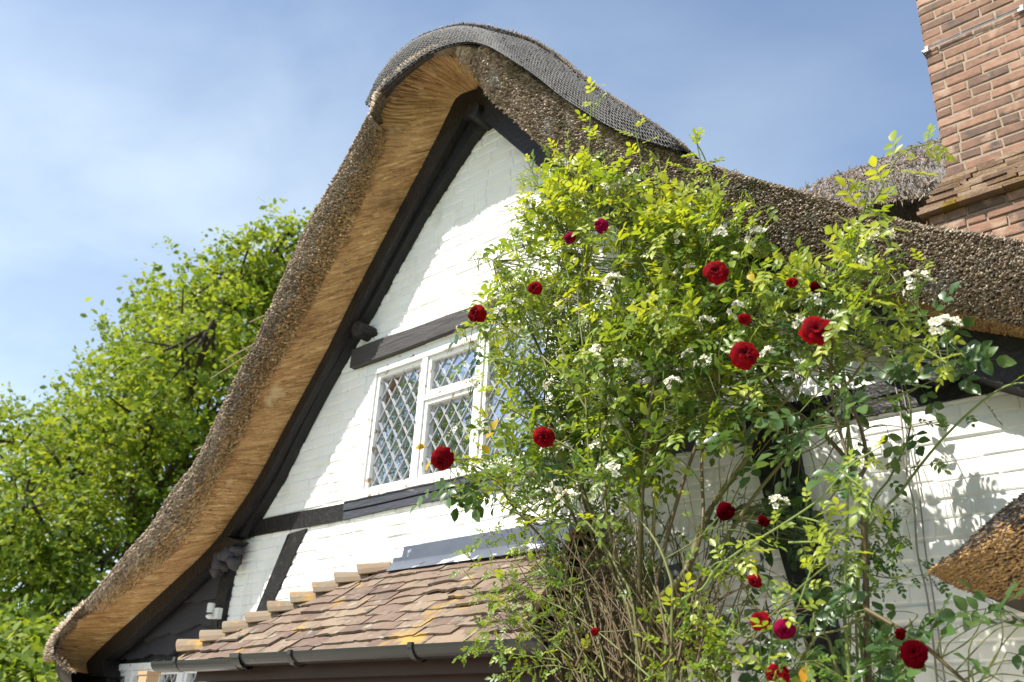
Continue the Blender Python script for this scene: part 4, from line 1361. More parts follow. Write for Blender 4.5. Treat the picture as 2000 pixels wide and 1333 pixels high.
RAMB = [compound(3, 0.050, 0.0010, 0.52, i) for i in range(4)] + [compound(2, 0.056, 0.0010, 0.55, 10 + i) for i in range(3)]
CLIMB = [compound(2, 0.068, 0.0012, 0.66, 20 + i) for i in range(4)]
SMALL = [compound(3, 0.022, 0.0006, 0.6, 30 + i) for i in range(3)]


class Plant:
    """collects canes (tubes) and leaf frames"""
    def __init__(s):
        s.b = MB(); s.P = []; s.D = []; s.N = []; s.S = []; s.T = []

    def cane(s, pts, r0, r1, tint, n=None, sides=6):
        P = catmull(np.array(pts), n or max(8, 5 * len(pts)))
        s.b.tube(P, np.linspace(r0, r1, len(P)), sides, tint, cap=False)
        return P

    def leafy(s, P, step, size, tint, start=0.15, droop=0.25, jit=0.5, face=(-0.1, -0.75, 0.6), grad=0.0):
        L_ = np.concatenate([[0], np.cumsum(np.linalg.norm(np.diff(P, axis=0), axis=1))])
        u = L_[-1] * start + step * random.random()
        k_ = 0
        a0 = random.uniform(0, 6.28)
        while u < L_[-1] * 1.0:
            i = int(np.clip(np.searchsorted(L_, u) - 1, 0, len(P) - 2))
            t_ = unit(P[i + 1] - P[i])
            p_ = P[i] + (P[i + 1] - P[i]) * ((u - L_[i]) / max(1e-6, L_[i + 1] - L_[i]))
            a_ = a0 + 2.4 * k_
            sx = unit(np.cross(t_, [0.2, 0.9, 0.35])); sy = np.cross(t_, sx)
            d_ = (sx * math.cos(a_) + sy * math.sin(a_)) * 0.9 + t_ * 0.55 + np.array([0, -0.12, -droop]) + rng.normal(0, 0.2, 3)
            nn = np.array(face) + rng.normal(0, jit, 3) + np.array([0, 0, 0.25])
            s.P.append(p_); s.D.append(d_); s.N.append(nn)
            fr_ = u / L_[-1]
            s.S.append(size * random.uniform(0.75, 1.15) * (1.0 - 0.35 * max(0, fr_ - 0.7) / 0.3))
            s.T.append(min(1, max(0, tint + grad * fr_ + random.gauss(0, 0.13))))
            u += step * random.uniform(0.75, 1.3)
            k_ += 1

    def finish(s, leafname, variants, lm, cm, parent, canename='canes'):
        o = s.b.build(canename, cm, parent, smooth=True)
        if s.P:
            grow_leaves(leafname, np.array(s.P), np.array(s.D), np.array(s.N), np.array(s.S), np.array(s.T), variants, lm, parent)
        return o


def inside(poly, x, y):
    c = False
    n_ = len(poly)
    j = n_ - 1
    for i in range(n_):
        if (poly[i][1] > y) != (poly[j][1] > y) and x < (poly[j][0] - poly[i][0]) * (y - poly[i][1]) / (poly[j][1] - poly[i][1]) + poly[i][0]:
            c = not c
        j = i
    return c


ARx = [q[0] for q in AR]; ARy = [q[1] for q in AR]


def bush_y(px, py):
    """distance in front of the wall: in front of the verge where the plant climbs over it"""
    lim = np.interp(px, ARx, ARy) + 60
    if py < lim:
        return random.uniform(-1.0, -0.70)
    if px > 1560: return random.uniform(-0.85, -0.30)
    return random.uniform(-1.0, -0.16)


# ---------------------------------------------------------------- white rambler rose
ramb = thing('rambler_rose', (-2.05, -0.75, 0.0), 'big bright green climbing rose covered in small white flowers beside the window', 'climbing rose', 'climbing roses on the cottage front')
PL = Plant()
poly = [(1045, 450), (1085, 370), (1130, 330), (1190, 350), (1250, 400), (1330, 400), (1400, 440), (1450, 510), (1520, 560), (1580, 560), (1640, 530), (1700, 520), (1770, 590), (1800, 640),
        (1790, 675), (1700, 670), (1610, 700), (1520, 770), (1430, 840), (1340, 890), (1260, 920), (1180, 985), (1100, 1030), (1010, 1010), (960, 975), (955, 930), (990, 860), (990, 760), (970, 690), (970, 630), (985, 560), (1010, 500)]
# main canes from the foot fanning upwards
foot = np.array([-2.05, -0.80, 0.0])
canes = []
mains = [[(1250, 1340), (1330, 1110), (1400, 990), (1450, 900), (1480, 850), (1560, 760), (1640, 640)],
         [(1240, 1340), (1225, 1160), (1195, 1010), (1180, 850), (1190, 640), (1230, 450)],
         [(1215, 1340), (1180, 1180), (1130, 1060), (1090, 940), (1060, 800), (1080, 600), (1120, 420)],
         [(1200, 1340), (1150, 1190), (1080, 1080), (1010, 990), (950, 930), (900, 900)],
         [(1265, 1340), (1280, 1150), (1275, 980), (1270, 800), (1300, 600), (1350, 420)],
         [(1280, 1340), (1320, 1180), (1360, 1040), (1380, 880), (1420, 700), (1480, 520)],
         [(1230, 1340), (1200, 1120), (1140, 930), (1060, 700), (1000, 600), (960, 510)],
         [(1255, 1340), (1260, 1100), (1240, 900), (1170, 700), (1130, 520), (1060, 400)],
         [(1290, 1340), (1360, 1150), (1470, 990), (1560, 860), (1690, 700), (1760, 560)],
         [(1225, 1340), (1170, 1100), (1110, 900), (1040, 780), (970, 700)],
         [(1270, 1340), (1300, 1050), (1400, 760), (1520, 560), (1650, 480)],
         [(1245, 1340), (1250, 1000), (1290, 720), (1420, 520), (1440, 420)]]
for i, mc in enumerate(mains):
    n_ = len(mc)
    pts = [foot + rng.normal(0, 0.06, 3) * [1, 1, 0], ]
    for k_, q in enumerate(mc):
        f_ = k_ / (n_ - 1)
        lim = np.interp(q[0], ARx, ARy) + 40
        y_ = -0.78 + 0.30 * math.sin(math.pi * f_) * random.uniform(-0.6, 1.0)
        if q[1] < lim: y_ = -0.82
        pts.append(W(q[0] + random.uniform(-12, 12), q[1], y_))
    P = PL.cane(pts, random.uniform(0.009, 0.015) if i else 0.019, 0.0035, random.uniform(0.15, 0.5), n=60)
    canes.append(P)
allc = np.concatenate([c_[18:] for c_ in canes])
lo = (880, 1830, 260, 1040)
cnt = 0
nz_ = lambda x, y: 0.5 + 0.5 * math.sin(x * 0.021 + 1.3 * math.sin(y * 0.017)) * math.sin(y * 0.024 + 1.1 * math.sin(x * 0.013))
while cnt < 780:
    px, py = random.uniform(lo[0], lo[1]), random.uniform(lo[2], lo[3])
    if not inside(poly, px, py): continue
    # thinner low down and towards the lower left; clumpy everywhere
    dens = 1.0 if py < 820 else max(0.25, 1.0 - (py - 820) / 260)
    if 1500 < px < 1760 and py > 560: dens *= 0.45
    if px > 1400 and py > 700: dens *= 0.5
    if random.random() > dens * (0.22 + 1.05 * nz_(px, py) ** 1.3): continue
    y_ = bush_y(px, py)
    p_ = W(px, py, y_)
    ax = np.array([random.gauss(0, 0.55), random.gauss(-0.25, 0.4), random.uniform(0.2, 1.0)])
    if px < 1000: ax[0] -= 0.5
    if random.random() < 0.35: ax[2] *= -0.4
    ax = unit(ax)
    L_ = random.uniform(0.13, 0.31) * (0.75 if py < np.interp(px, ARx, ARy) + 60 else 1.0)
    if py < np.interp(px, ARx, ARy) + 60 and ax[1] > 0: ax[1] *= -1
    e_ = p_ + ax * L_ + np.array([0, 0, -0.25 * L_ * L_])
    if e_[1] > -0.09: e_[1] = -0.09
    # attach to the nearest cane below
    dd_ = np.linalg.norm(allc - p_, axis=1) + 0.8 * np.maximum(0, allc[:, 2] - p_[2])
    a_ = allc[int(np.argmin(dd_))]
    md = 0.5 * (a_ + p_) + rng.normal(0, 0.02, 3)
    if np.linalg.norm(a_ - p_) > 0.04:
        PL.cane([a_, md, p_], 0.0034, 0.0024, random.uniform(0.35, 0.8), n=7, sides=4)
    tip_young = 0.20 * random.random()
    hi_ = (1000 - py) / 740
    base_t = 0.38 + 0.37 * hi_ + 0.20 * (-(y_ + 0.55)) + random.gauss(0, 0.13)  # yellower high and forward: new growth, plus sunlight and inner shade in the tint
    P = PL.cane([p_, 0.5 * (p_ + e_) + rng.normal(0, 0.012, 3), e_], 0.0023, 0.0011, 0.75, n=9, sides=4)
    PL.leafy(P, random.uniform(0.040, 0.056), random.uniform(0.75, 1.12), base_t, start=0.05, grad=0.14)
    cnt += 1
# tall shoots standing clear of the bush
shoots = [([(1135, 560), (1146, 420), (1150, 300), (1156, 165)], 1.0), ([(1270, 420), (1255, 330), (1238, 236)], 0.8), ([(1400, 460), (1375, 350), (1356, 250)], 0.75),
          ([(1420, 470), (1400, 380), (1372, 300), (1345, 262)], 0.7), ([(1115, 560), (1085, 440), (1055, 370), (1024, 302)], 0.75), ([(1590, 640), (1660, 470), (1715, 380), (1760, 300), (1838, 277)], 1.05),
          ([(1640, 560), (1680, 440), (1700, 350)], 1.0), ([(1340, 480), (1300, 380), (1285, 300)], 0.9), ([(1080, 690), (1010, 590), (965, 510), (915, 510)], 0.6),
          ([(1050, 640), (1020, 540), (1000, 460), (985, 480)], 0.6), ([(1430, 560), (1470, 430), (1500, 400)], 0.9), ([(1180, 480), (1190, 380), (1175, 290)], 1.0),
          ([(1620, 640), (1740, 560), (1800, 520), (1820, 505)], 0.7), ([(1700, 640), (1760, 660), (1820, 690), (1862, 720)], 0.75), ([(1700, 620), (1800, 630), (1850, 655)], 0.6),
          ([(1560, 700), (1640, 560), (1690, 480), (1750, 440)], 0.8), ([(1000, 760), (950, 690), (915, 660)], 0.6), ([(1000, 840), (950, 820), (910, 850)], 0.6),
          ([(990, 930), (930, 900), (880, 915)], 0.8), ([(1020, 980), (950, 950), (900, 975)], 0.8)]
for pts, sz in shoots:
    yy0 = -0.86
    pp = [W(q[0], q[1], yy0 - 0.03 * i + random.uniform(-.03, .03)) for i, q in enumerate(pts)]
    P = PL.cane(pp, 0.0048, 0.0018, 0.78, n=36)
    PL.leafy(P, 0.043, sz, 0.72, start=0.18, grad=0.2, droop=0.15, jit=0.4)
# thicket of bare stems low down
for k_ in range(150):
    x0 = random.uniform(1090, 1400); y0 = random.uniform(1240, 1345)
    ang = random.gauss(0, 0.55)
    Lp = random.uniform(120, 380)
    x1 = x0 + math.sin(ang) * Lp; y1 = y0 - math.cos(ang) * Lp
    xm, ym = 0.5 * (x0 + x1) + random.gauss(0, 25), 0.5 * (y0 + y1) + random.gauss(0, 20)
    ya, yb_ = random.uniform(-1.05, -0.78), random.uniform(-1.0, -0.12)
    P = PL.cane([W(x0, y0 + 20, ya), W(xm, ym, 0.5 * (ya + yb_)), W(x1, y1, yb_)], random.uniform(0.0022, 0.006), 0.0012, random.choice([0.03, 0.08, 0.15, 0.3, 0.6]), n=14, sides=5)
    if random.random() < 0.30:
        PL.leafy(P[6:], random.uniform(0.05, 0.10), random.uniform(0.45, 0.8), 0.5, start=0.3)
    if random.random() < 0.6:
        q = P[8]
        e_ = q + unit(rng.normal(0, 1, 3) + [0, -0.2, 0.3]) * random.uniform(0.08, 0.2)
        PL.cane([q, 0.5 * (q + e_) + rng.normal(0, .01, 3), e_], 0.0016, 0.0008, random.choice([0.05, 0.2, 0.5]), n=6, sides=4)

# small-leaved sprigs low in front of the gutter (same plant, tiny young leaves)
PS = Plant()
PS.b = PL.b
sprigs = [[(1120, 1290), (1060, 1240), (985, 1180), (930, 1160)], [(1100, 1300), (1010, 1220), (940, 1240), (905, 1290)], [(1090, 1290), (1020, 1280), (960, 1270), (925, 1250)],
          [(1150, 1320), (1080, 1300), (1020, 1310), (985, 1325)], [(1120, 1200), (1040, 1160), (970, 1120), (915, 1090)], [(1140, 1180), (1060, 1110), (1000, 1060), (930, 1040)],
          [(1230, 1340), (1330, 1330), (1380, 1290), (1420, 1270)], [(1320, 1345), (1300, 1290), (1330, 1230), (1380, 1200)], [(1340, 1345), (1400, 1300), (1440, 1240), (1440, 1190)],
          [(1690, 1120), (1740, 1130), (1790, 1125), (1830, 1115)], [(1690, 1060), (1660, 1030), (1640, 1050), (1600, 1060)], [(1690, 1050), (1730, 1040), (1750, 1070), (1760, 1100)],
          [(1690, 1080), (1650, 1090), (1630, 1120), (1620, 1150)], [(1690, 1230), (1740, 1260), (1720, 1300), (1730, 1330)], [(1180, 1330), (1120, 1250), (1075, 1190)],
          [(1690, 1090), (1715, 1075), (1745, 1050)], [(1500, 1345), (1540, 1300), (1600, 1290)], [(1420, 1345), (1380, 1280), (1390, 1210)]]
for pts in sprigs:
    y0 = -0.98 if pts[0][0] < 1600 else -0.55
    P = PS.cane([W(q[0], q[1], y0 + random.uniform(-.03, .03)) for q in pts], 0.0026, 0.0010, 0.6, n=26, sides=4)
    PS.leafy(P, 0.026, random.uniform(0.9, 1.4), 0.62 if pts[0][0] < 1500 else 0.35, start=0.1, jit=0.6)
    for i in (8, 13, 18, 22):
        e_ = P[i] + unit(rng.normal(0, 1, 3) + [0, -.3, .2]) * random.uniform(0.05, 0.11)
        Q = PS.cane([P[i], 0.5 * (P[i] + e_) + rng.normal(0, .008, 3), e_], 0.0014, 0.0008, 0.6, n=8, sides=4)
        PS.leafy(Q, 0.022, random.uniform(0.8, 1.2), 0.6 if pts[0][0] < 1500 else 0.35, start=0.1)
grow_leaves('young_foliage', np.array(PS.P), np.array(PS.D), np.array(PS.N), np.array(PS.S), np.array(PS.T), SMALL, MT['leaf'], ramb)


# white flower clusters
def blossom_mesh(seed, nf, rad, buds=0.25):
    R_ = random.Random(seed)
    b = MB()
    for i in range(nf):
        th = R_.uniform(0, 6.28); cz = R_.uniform(-0.2, 1)
        rr_ = rad * R_.uniform(0.5, 1.0)
        s_ = math.sqrt(max(0, 1 - cz * cz))
        c = np.array([rr_ * s_ * math.cos(th), rr_ * s_ * math.sin(th), rr_ * cz * 0.8 + rad * 0.5])
        b.tube([(0, 0, -rad * 0.8), c * 0.5 + [0, 0, -rad * 0.15], c * 0.97], 0.0008, 3, 0.02, cap=False)
        nn = unit(c + np.array([R_.gauss(0, .02), R_.gauss(0, .02) - 0.02, 0.012]))
        if R_.random() < buds:
            b.lump(c, 0.0042, i, 0.1, R_.choice([0.02, 0.5]))
            continue
        ux = unit(np.cross(nn, [0.3, 0.5, 0.8])); uy = np.cross(nn, ux)
        fr_ = R_.uniform(0.0105, 0.0145)
        a0 = R_.uniform(0, 6)
        for k_ in range(5):
            a_ = a0 + k_ * 2 * math.pi / 5
            d_ = ux * math.cos(a_) + uy * math.sin(a_); e_ = np.cross(nn, d_)
            cup = R_.uniform(0.0, 0.35)
            v_ = [c + d_ * fr_ * 0.15, c + d_ * fr_ * 0.65 + e_ * fr_ * 0.45 + nn * fr_ * cup * .6, c + d_ * fr_ * 1.05 + e_ * fr_ * 0.22 + nn * fr_ * cup,
                  c + d_ * fr_ * 1.05 - e_ * fr_ * 0.22 + nn * fr_ * cup, c + d_ * fr_ * 0.65 - e_ * fr_ * 0.45 + nn * fr_ * cup * .6]
            b.add(v_, [(0, 1, 2, 3, 4)], R_.choice([0.5, 0.8, 0.9]))
        b.lump(c + nn * 0.0012, 0.0026, i, 0.1, 0.25)
    return b


BL = []
for k_ in range(5):
    b = blossom_mesh(k_, (16, 12, 20, 9, 14)[k_], (0.042, 0.036, 0.05, 0.03, 0.045)[k_], (0.2, 0.3, 0.15, 0.5, 0.75)[k_])
    o = b.build('blossom_cluster', MT['blossom'], ramb, local=True)
    BL.append(o)
spots = [(1095, 328), (1078, 345), (1040, 405), (1025, 425), (1215, 365), (1240, 348), (1200, 380), (1350, 530), (1340, 545), (1480, 452), (1495, 470), (1640, 652), (1632, 628), (1655, 610),
         (1852, 655), (1836, 645), (1735, 468), (1715, 462), (1795, 562), (1780, 575), (1010, 605), (905, 652), (985, 618), (1165, 690), (1158, 700), (1225, 782), (1215, 722), (898, 845), (885, 860),
         (1130, 572), (1206, 562), (1212, 580), (1262, 592), (1092, 960), (1130, 968), (1070, 988), (1150, 948), (1238, 958), (1520, 1000), (1770, 1003), (1750, 1012), (1395, 600), (1385, 640),
         (935, 520), (955, 515), (1000, 560), (970, 600), (1500, 700), (1410, 470), (1330, 620), (1290, 700), (1345, 700), (1180, 760), (1105, 700), (1320, 760), (1260, 850), (1110, 880), (1040, 900),
         (1015, 930), (1100, 930), (1190, 930), (1060, 640), (1110, 610), (1440, 520), (1590, 600), (1680, 520), (1460, 610), (1560, 640), (1020, 480), (1140, 640), (1330, 480), (1420, 660),
         (920, 760), (950, 840), (1040, 940), (1160, 880), (1200, 840), (1075, 760), (1120, 985), (1175, 970), (1380, 720)]
for i, (px, py) in enumerate(spots):
    y_ = -0.86 - random.uniform(0, 0.22)
    if 30 < i and random.random() < 0.3: y_ = -0.75
    if px > 1700 and py > 900: y_ = -0.5
    src = BL[4] if (px, py) in ((935, 520), (955, 515), (1025, 425), (898, 845), (885, 860)) else BL[i % 4]
    if i < 4:
        o = BL[i]
    else:
        o = src.copy(); COL.objects.link(o); o.parent = ramb
    p_ = W(px, py, y_) - root_loc(ramb)
    o.location = p_
    o.rotation_euler = (random.uniform(0.2, 1.1), random.uniform(-0.5, 0.5), random.uniform(-0.6, 0.6))
    s_ = random.uniform(0.7, 1.1)
    o.scale = (s_, s_, s_)
p_ = W(1430, 455, -0.95) - root_loc(ramb)
BL[4].location = p_
BL[4].rotation_euler = (0.7, 0.2, 0)
# thin stalk under each cluster so that none hangs in the air
b = PL.b
for (o_) in [c_ for c_ in ramb.children if c_.name.startswith('blossom_cluster')]:
    p_ = np.array(o_.location) + root_loc(ramb)
    up_ = np.array(o_.rotation_euler.to_matrix() @ Vector((0, 0, -1)))
    dd_ = np.linalg.norm(allc - p_, axis=1)
    a_ = allc[int(np.argmin(dd_))]
    b.tube(catmull([p_ + up_ * 0.02, p_ + up_ * 0.09 + [0, 0.02, -0.02], 0.5 * (a_ + p_) + [0, 0.04, -0.03], a_], 12), 0.0014, 4, 0.75, cap=False)
PL.finish('foliage', RAMB, MT['leaf'], MT['cane'], ramb)
# a few yellowed leaves by the window
PY = Plant()
for (px, py) in ((832, 872), (842, 900), (820, 880), (950, 812), (965, 845), (945, 850), (972, 818), (940, 870), (1195, 388), (1462, 530), (1575, 1300), (1230, 520)):
    p_ = W(px, py, -0.98)
    PY.P.append(p_); PY.D.append(rng.normal(0, .5, 3) + [0, -0.3, -0.7]); PY.N.append(np.array([0, -1, 0.4]) + rng.normal(0, .3, 3)); PY.S.append(1.0); PY.T.append(random.random())
Y1 = [leaflet(0.055, 0.6, 0.06, 0.15)]
grow_leaves('yellow_leaves', np.array(PY.P), np.array(PY.D), np.array(PY.N), np.array(PY.S), np.array(PY.T), Y1, MT['leaf_yellow'], ramb)

# ---------------------------------------------------------------- red climbing rose
red = thing('red_rose', (-1.35, -0.75, 0.0), 'climbing rose with large dark red blooms and broad leaves before the black post', 'climbing rose', 'climbing roses on the cottage front')
PR = Plant()
rf = np.array([-1.35, -0.70, 0.0])
K = [([(1697, 1345), (1692, 1150), (1685, 1000), (1672, 940), (1655, 900), (1600, 840), (1540, 790), (1470, 700), (1440, 640)], 0.012, 0.1, -0.62),
     ([(1672, 942), (1692, 905), (1682, 840), (1655, 780), (1600, 720), (1590, 660)], 0.008, 0.15, -0.66),
     ([(1690, 1020), (1660, 860), (1640, 740), (1560, 640), (1480, 560), (1400, 530)], 0.007, 0.5, -0.80),
     ([(1690, 1000), (1630, 800), (1625, 680), (1640, 560), (1635, 510), (1690, 500)], 0.006, 0.2, -0.86),
     ([(1660, 1345), (1650, 1200), (1655, 1000), (1655, 800), (1645, 700)], 0.007, 0.75, -0.72),
     ([(1690, 1190), (1790, 1250), (1860, 1310), (1905, 1350)], 0.009, 0.25, -0.66),
     ([(1640, 1345), (1560, 1280), (1500, 1220), (1440, 1120), (1415, 1010)], 0.006, 0.5, -0.72),
     ([(1690, 1200), (1640, 1230), (1560, 1240), (1490, 1215)], 0.005, 0.5, -0.72),
     ([(1310, 1345), (1300, 1100), (1200, 960), (1120, 880), (1060, 850)], 0.006, 0.5, -0.98),
     ([(1250, 1345), (1200, 1100), (1080, 960), (950, 900), (865, 900)], 0.006, 0.5, -0.98),
     ([(1200, 900), (1120, 760), (1040, 680), (960, 620), (925, 612)], 0.005, 0.5, -0.96),
     ([(1120, 760), (1090, 660), (1060, 600), (1042, 563)], 0.004, 0.5, -0.98),
     ([(1150, 900), (1140, 700), (1130, 560), (1165, 440)], 0.005, 0.5, -0.98)]
redc = []
for pts, r_, t_, y_ in K:
    pp = [W(q[0], q[1], y_ + random.uniform(-.03, .03)) for q in pts]
    if pts[0][1] > 1340 and pts[0][0] > 1400: pp = [rf + rng.normal(0, .04, 3) * [1, 1, 0]] + pp
    if pts[0][1] > 1340 and pts[0][0] <= 1400: pp = [foot + np.array([0.15, -0.1, 0])] + pp
    P = PR.cane(pp, r_, r_ * 0.45, t_, n=50, sides=8)
    redc.append(P)
rc_all = np.concatenate([P[12:] for P in redc])
zones = [((1380, 1680), (560, 900), -0.98, -0.66, 56, 0.55), ((1620, 1800), (680, 860), -0.50, -0.22, 16, 0.45), ((1740, 1885), (610, 725), -0.62, -0.40, 12, 0.5), ((1420, 1680), (1120, 1345), -0.85, -0.4, 46, 0.35), ((1500, 1600), (900, 1080), -0.35, -0.10, 26, 0.22), ((1660, 1860), (1190, 1345), -0.85, -0.5, 30, 0.4),
         ((890, 980), (600, 700), -1.0, -0.8, 9, 0.5), ((840, 960), (880, 990), -1.0, -0.8, 9, 0.55), ((1040, 1110), (830, 900), -1.0, -0.85, 6, 0.5), ((1390, 1520), (980, 1120), -0.6, -0.3, 14, 0.25), ((1880, 2010), (1180, 1340), -0.8, -0.5, 14, 0.4)]
for (xr, yr, ya, yb_, n_, t_) in zones:
    for k_ in range(n_):
        px, py = random.uniform(*xr), random.uniform(*yr)
        p_ = W(px, py, random.uniform(ya, yb_))
        a_ = rc_all[int(np.argmin(np.linalg.norm(rc_all - p_, axis=1)))]
        P = PR.cane([a_, 0.5 * (a_ + p_) + rng.normal(0, .02, 3) + [0, 0, .02], p_], 0.0028, 0.0016, 0.6, n=9, sides=5)
        PR.P.append(p_); PR.D.append(unit(p_ - a_) * 0.6 + rng.normal(0, .35, 3) + [0, -0.3, -0.35]); PR.N.append(np.array([0, -0.8, 0.75]) + rng.normal(0, .4, 3))
        PR.S.append(random.uniform(0.75, 1.12)); PR.T.append(float(np.clip(t_ + random.gauss(0, .16), 0, 1)))


def rose_mesh(seed, opened):
    R_ = random.Random(seed)
    b = MB()
    n_ = 24
    for i in range(n_):
        f_ = i / (n_ - 1)
        phi = i * 2.399 + R_.uniform(-.2, .2)
        op = math.radians(10 + (80 * opened) * f_ ** 0.75 + R_.uniform(-9, 9))
        H = 0.55 + 0.40 * f_ + R_.uniform(-.06, .06)
        r0 = 0.05 + 0.16 * f_
        wd_ = 0.42 + 0.42 * f_
        nu_, nv_ = 6, 6
        v_ = []; t_ = []; pt_ = R_.uniform(-.12, .12)
        curl = R_.uniform(0.15, 0.55) * (0.4 + f_)
        ru = [R_.uniform(-.065, .065) for _ in range(nu_ + 1)]
        for q in range(nv_ + 1):
            vq = q / nv_
            ww = wd_ * math.sin(math.pi * (0.12 + 0.62 * vq)) ** 0.8
            a_ = op * (0.5 + 0.6 * vq) + curl * 3.0 * max(0, vq - 0.72)
            rho = r0 * (0.3 + 0.7 * vq) + H * vq * math.sin(a_)
            h_ = H * vq * math.cos(a_) * 0.9
            for k_ in range(nu_ + 1):
                u = 2 * k_ / nu_ - 1
                edge = abs(u) ** 2
                rr_ = rho - 0.10 * edge * (1 - f_) + ru[k_] * vq
                ang = phi + u * ww / max(0.22, rr_ + 0.08)
                hh = h_ - 0.16 * edge * vq + ru[(k_ + 2) % (nu_ + 1)] * vq
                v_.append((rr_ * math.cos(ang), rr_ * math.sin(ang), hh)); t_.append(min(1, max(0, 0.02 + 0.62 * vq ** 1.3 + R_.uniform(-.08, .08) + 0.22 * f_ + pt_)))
        f4 = [(q * (nu_ + 1) + k_, q * (nu_ + 1) + k_ + 1, (q + 1) * (nu_ + 1) + k_ + 1, (q + 1) * (nu_ + 1) + k_) for q in range(nv_) for k_ in range(nu_)]
        b.add(v_, f4, t_)
    return b


RM = []
for k_, op in enumerate((1.0, 0.9, 0.72, 1.1)):
    RM.append(rose_mesh(40 + k_, op))
roses = [(1398, 528, 24, 0, 'rose'), (1595, 640, 29, 1, 'rose'), (1455, 688, 27, 0, 'rose'), (1452, 626, 14, 2, 'rose'), (1042, 563, 15, 3, 'rose'), (925, 612, 20, 3, 'rose'), (1063, 855, 22, 2, 'rose'), (862, 903, 24, 3, 'rose'),
         (1168, 440, 17, 3, 'rose_mag'), (1112, 467, 14, 3, 'rose_mag'), (1545, 553, 12, 2, 'rose'), (1588, 565, 13, 3, 'rose_old'), (1415, 1005, 20, 3, 'rose_old'), (1490, 1020, 14, 2, 'rose_old'), (1472, 1138, 16, 3, 'rose'),
         (1483, 1210, 19, 1, 'rose'), (1533, 1233, 22, 3, 'rose_mag'), (1757, 1240, 12, 2, 'rose_old'), (1785, 1273, 25, 0, 'rose_old'), (1520, 1315, 21, 1, 'rose'), (1160, 1235, 8, 2, 'rose')]
lab = {}
stalk = PR.b
for i, (px, py, rp_, k_, mk) in enumerate(roses):
    y_ = -1.13 if py < 950 else -1.0
    p_ = W(px, py, y_)
    dep = float(-(ROT.T @ (p_ - CAM))[2])
    sc_ = 0.92 * rp_ * dep / 1800.0
    b = RM[k_]
    bb_ = MB(); bb_.v = b.v; bb_.f = b.f; bb_.t = b.t; bb_.m = b.m
    key = (k_, mk)
    if key not in lab:
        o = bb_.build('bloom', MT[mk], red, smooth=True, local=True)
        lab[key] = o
    else:
        o = lab[key].copy(); COL.objects.link(o); o.parent = red
    tocam = unit(CAM - p_)
    dirv = unit(tocam * (0.9 if k_ in (0, 1) else 0.35) + np.array([random.uniform(-.35, .35), -0.3, 0.35 if k_ < 2 else random.uniform(-0.6, 0.1)]))
    o.rotation_euler = Vector(dirv).to_track_quat('Z', 'Y').to_euler()
    o.location = p_ - root_loc(red) - dirv * sc_ * 0.35
    s_ = sc_ / 0.92
    if k_ in (2, 3): o.scale = (s_ * random.uniform(0.72, 1.0), s_ * random.uniform(0.8, 1.05), s_ * random.uniform(0.95, 1.35))
    else: o.scale = (s_ * random.uniform(.9, 1.1), s_ * random.uniform(.92, 1.08), s_ * random.uniform(.8, 1.0))
    o.rotation_euler.rotate_axis('Z', random.uniform(0, 6.28))
    a_ = rc_all[int(np.argmin(np.linalg.norm(rc_all - p_, axis=1)))]
    q0 = p_ - dirv * sc_ * 0.4
    stalk.tube(catmull([q0, q0 - dirv * 0.05 + [0, 0, -.01], 0.5 * (q0 + a_) + [0, .03, .0], a_], 12), 0.0022, 5, 0.55, cap=False)
    # sepals / hip
    stalk.lump(q0 - dirv * sc_ * 0.05, sc_ * 0.22, i, 0.1, 0.7)
PR.finish('foliage', CLIMB, MT['leaf_dark'], MT['cane'], red)

# ---------------------------------------------------------------- young rose with long arching canes at the right
yng = thing('young_rose', (-1.0, -0.8, 0.0), 'slender young rose with long arching green canes against the white wall at the right', 'climbing rose', 'climbing roses on the cottage front')
PG = Plant()
fy = np.array([-1.15, -0.75, 0.0])
arcs = [([(1690, 1340), (1690, 1060), (1760, 960), (1830, 870), (1900, 800), (1960, 757), (2010, 750), (2070, 775)], 0.0065, 0.85, 0.85, 0.30, -0.75, 0.45),
        ([(1680, 1340), (1695, 1020), (1740, 930), (1775, 850), (1775, 780), (1740, 690), (1715, 655)], 0.0055, 0.75, 0.8, 0.35, -0.60, 0.6)]
for pts, r_, t_, sz, lt_, y_, stt in arcs:
    y_ += 0.30
    pp = [fy] + [W(q[0], q[1], y_ + random.uniform(-.02, .02)) for q in pts]
    P = PG.cane(pp, r_, r_ * 0.4, t_, n=80, sides=7)
    PG.leafy(P, 0.085, sz, lt_, start=stt, droop=0.9, jit=0.35)
# bright arching spray low in front of the post
bright = [[(1300, 1345), (1380, 1140), (1440, 1080), (1520, 1030), (1600, 975), (1660, 910), (1722, 872)], [(1380, 1345), (1470, 1240), (1560, 1150), (1640, 1085)],
          [(1500, 1345), (1560, 1180), (1600, 1080), (1660, 1000), (1690, 960)], [(1540, 1060), (1600, 1060), (1650, 1075), (1690, 1100)], [(1480, 1060), (1440, 1090), (1400, 1100), (1385, 1115)],
          [(1560, 1010), (1600, 1020), (1640, 1040)], [(1640, 920), (1690, 960), (1700, 1000)]]
for i, pts in enumerate(bright):
    pp = [W(q[0], q[1], -0.98 + random.uniform(-.02, .02)) for q in pts]
    if pts[0][1] > 1340: pp = [np.array([-1.55, -0.95, 0])] + pp
    P = PG.cane(pp, 0.0055 if i < 2 else 0.0035, 0.0018, 0.9 if i != 1 else 0.6, n=60, sides=6)
    if i != 1:
        PG.leafy(P, 0.036, 0.82, 0.80, start=0.62 if pts[0][1] > 1340 else 0.05, droop=0.25, jit=0.35)
PG.finish('foliage', RAMB, MT['leaf'], MT['cane'], yng)

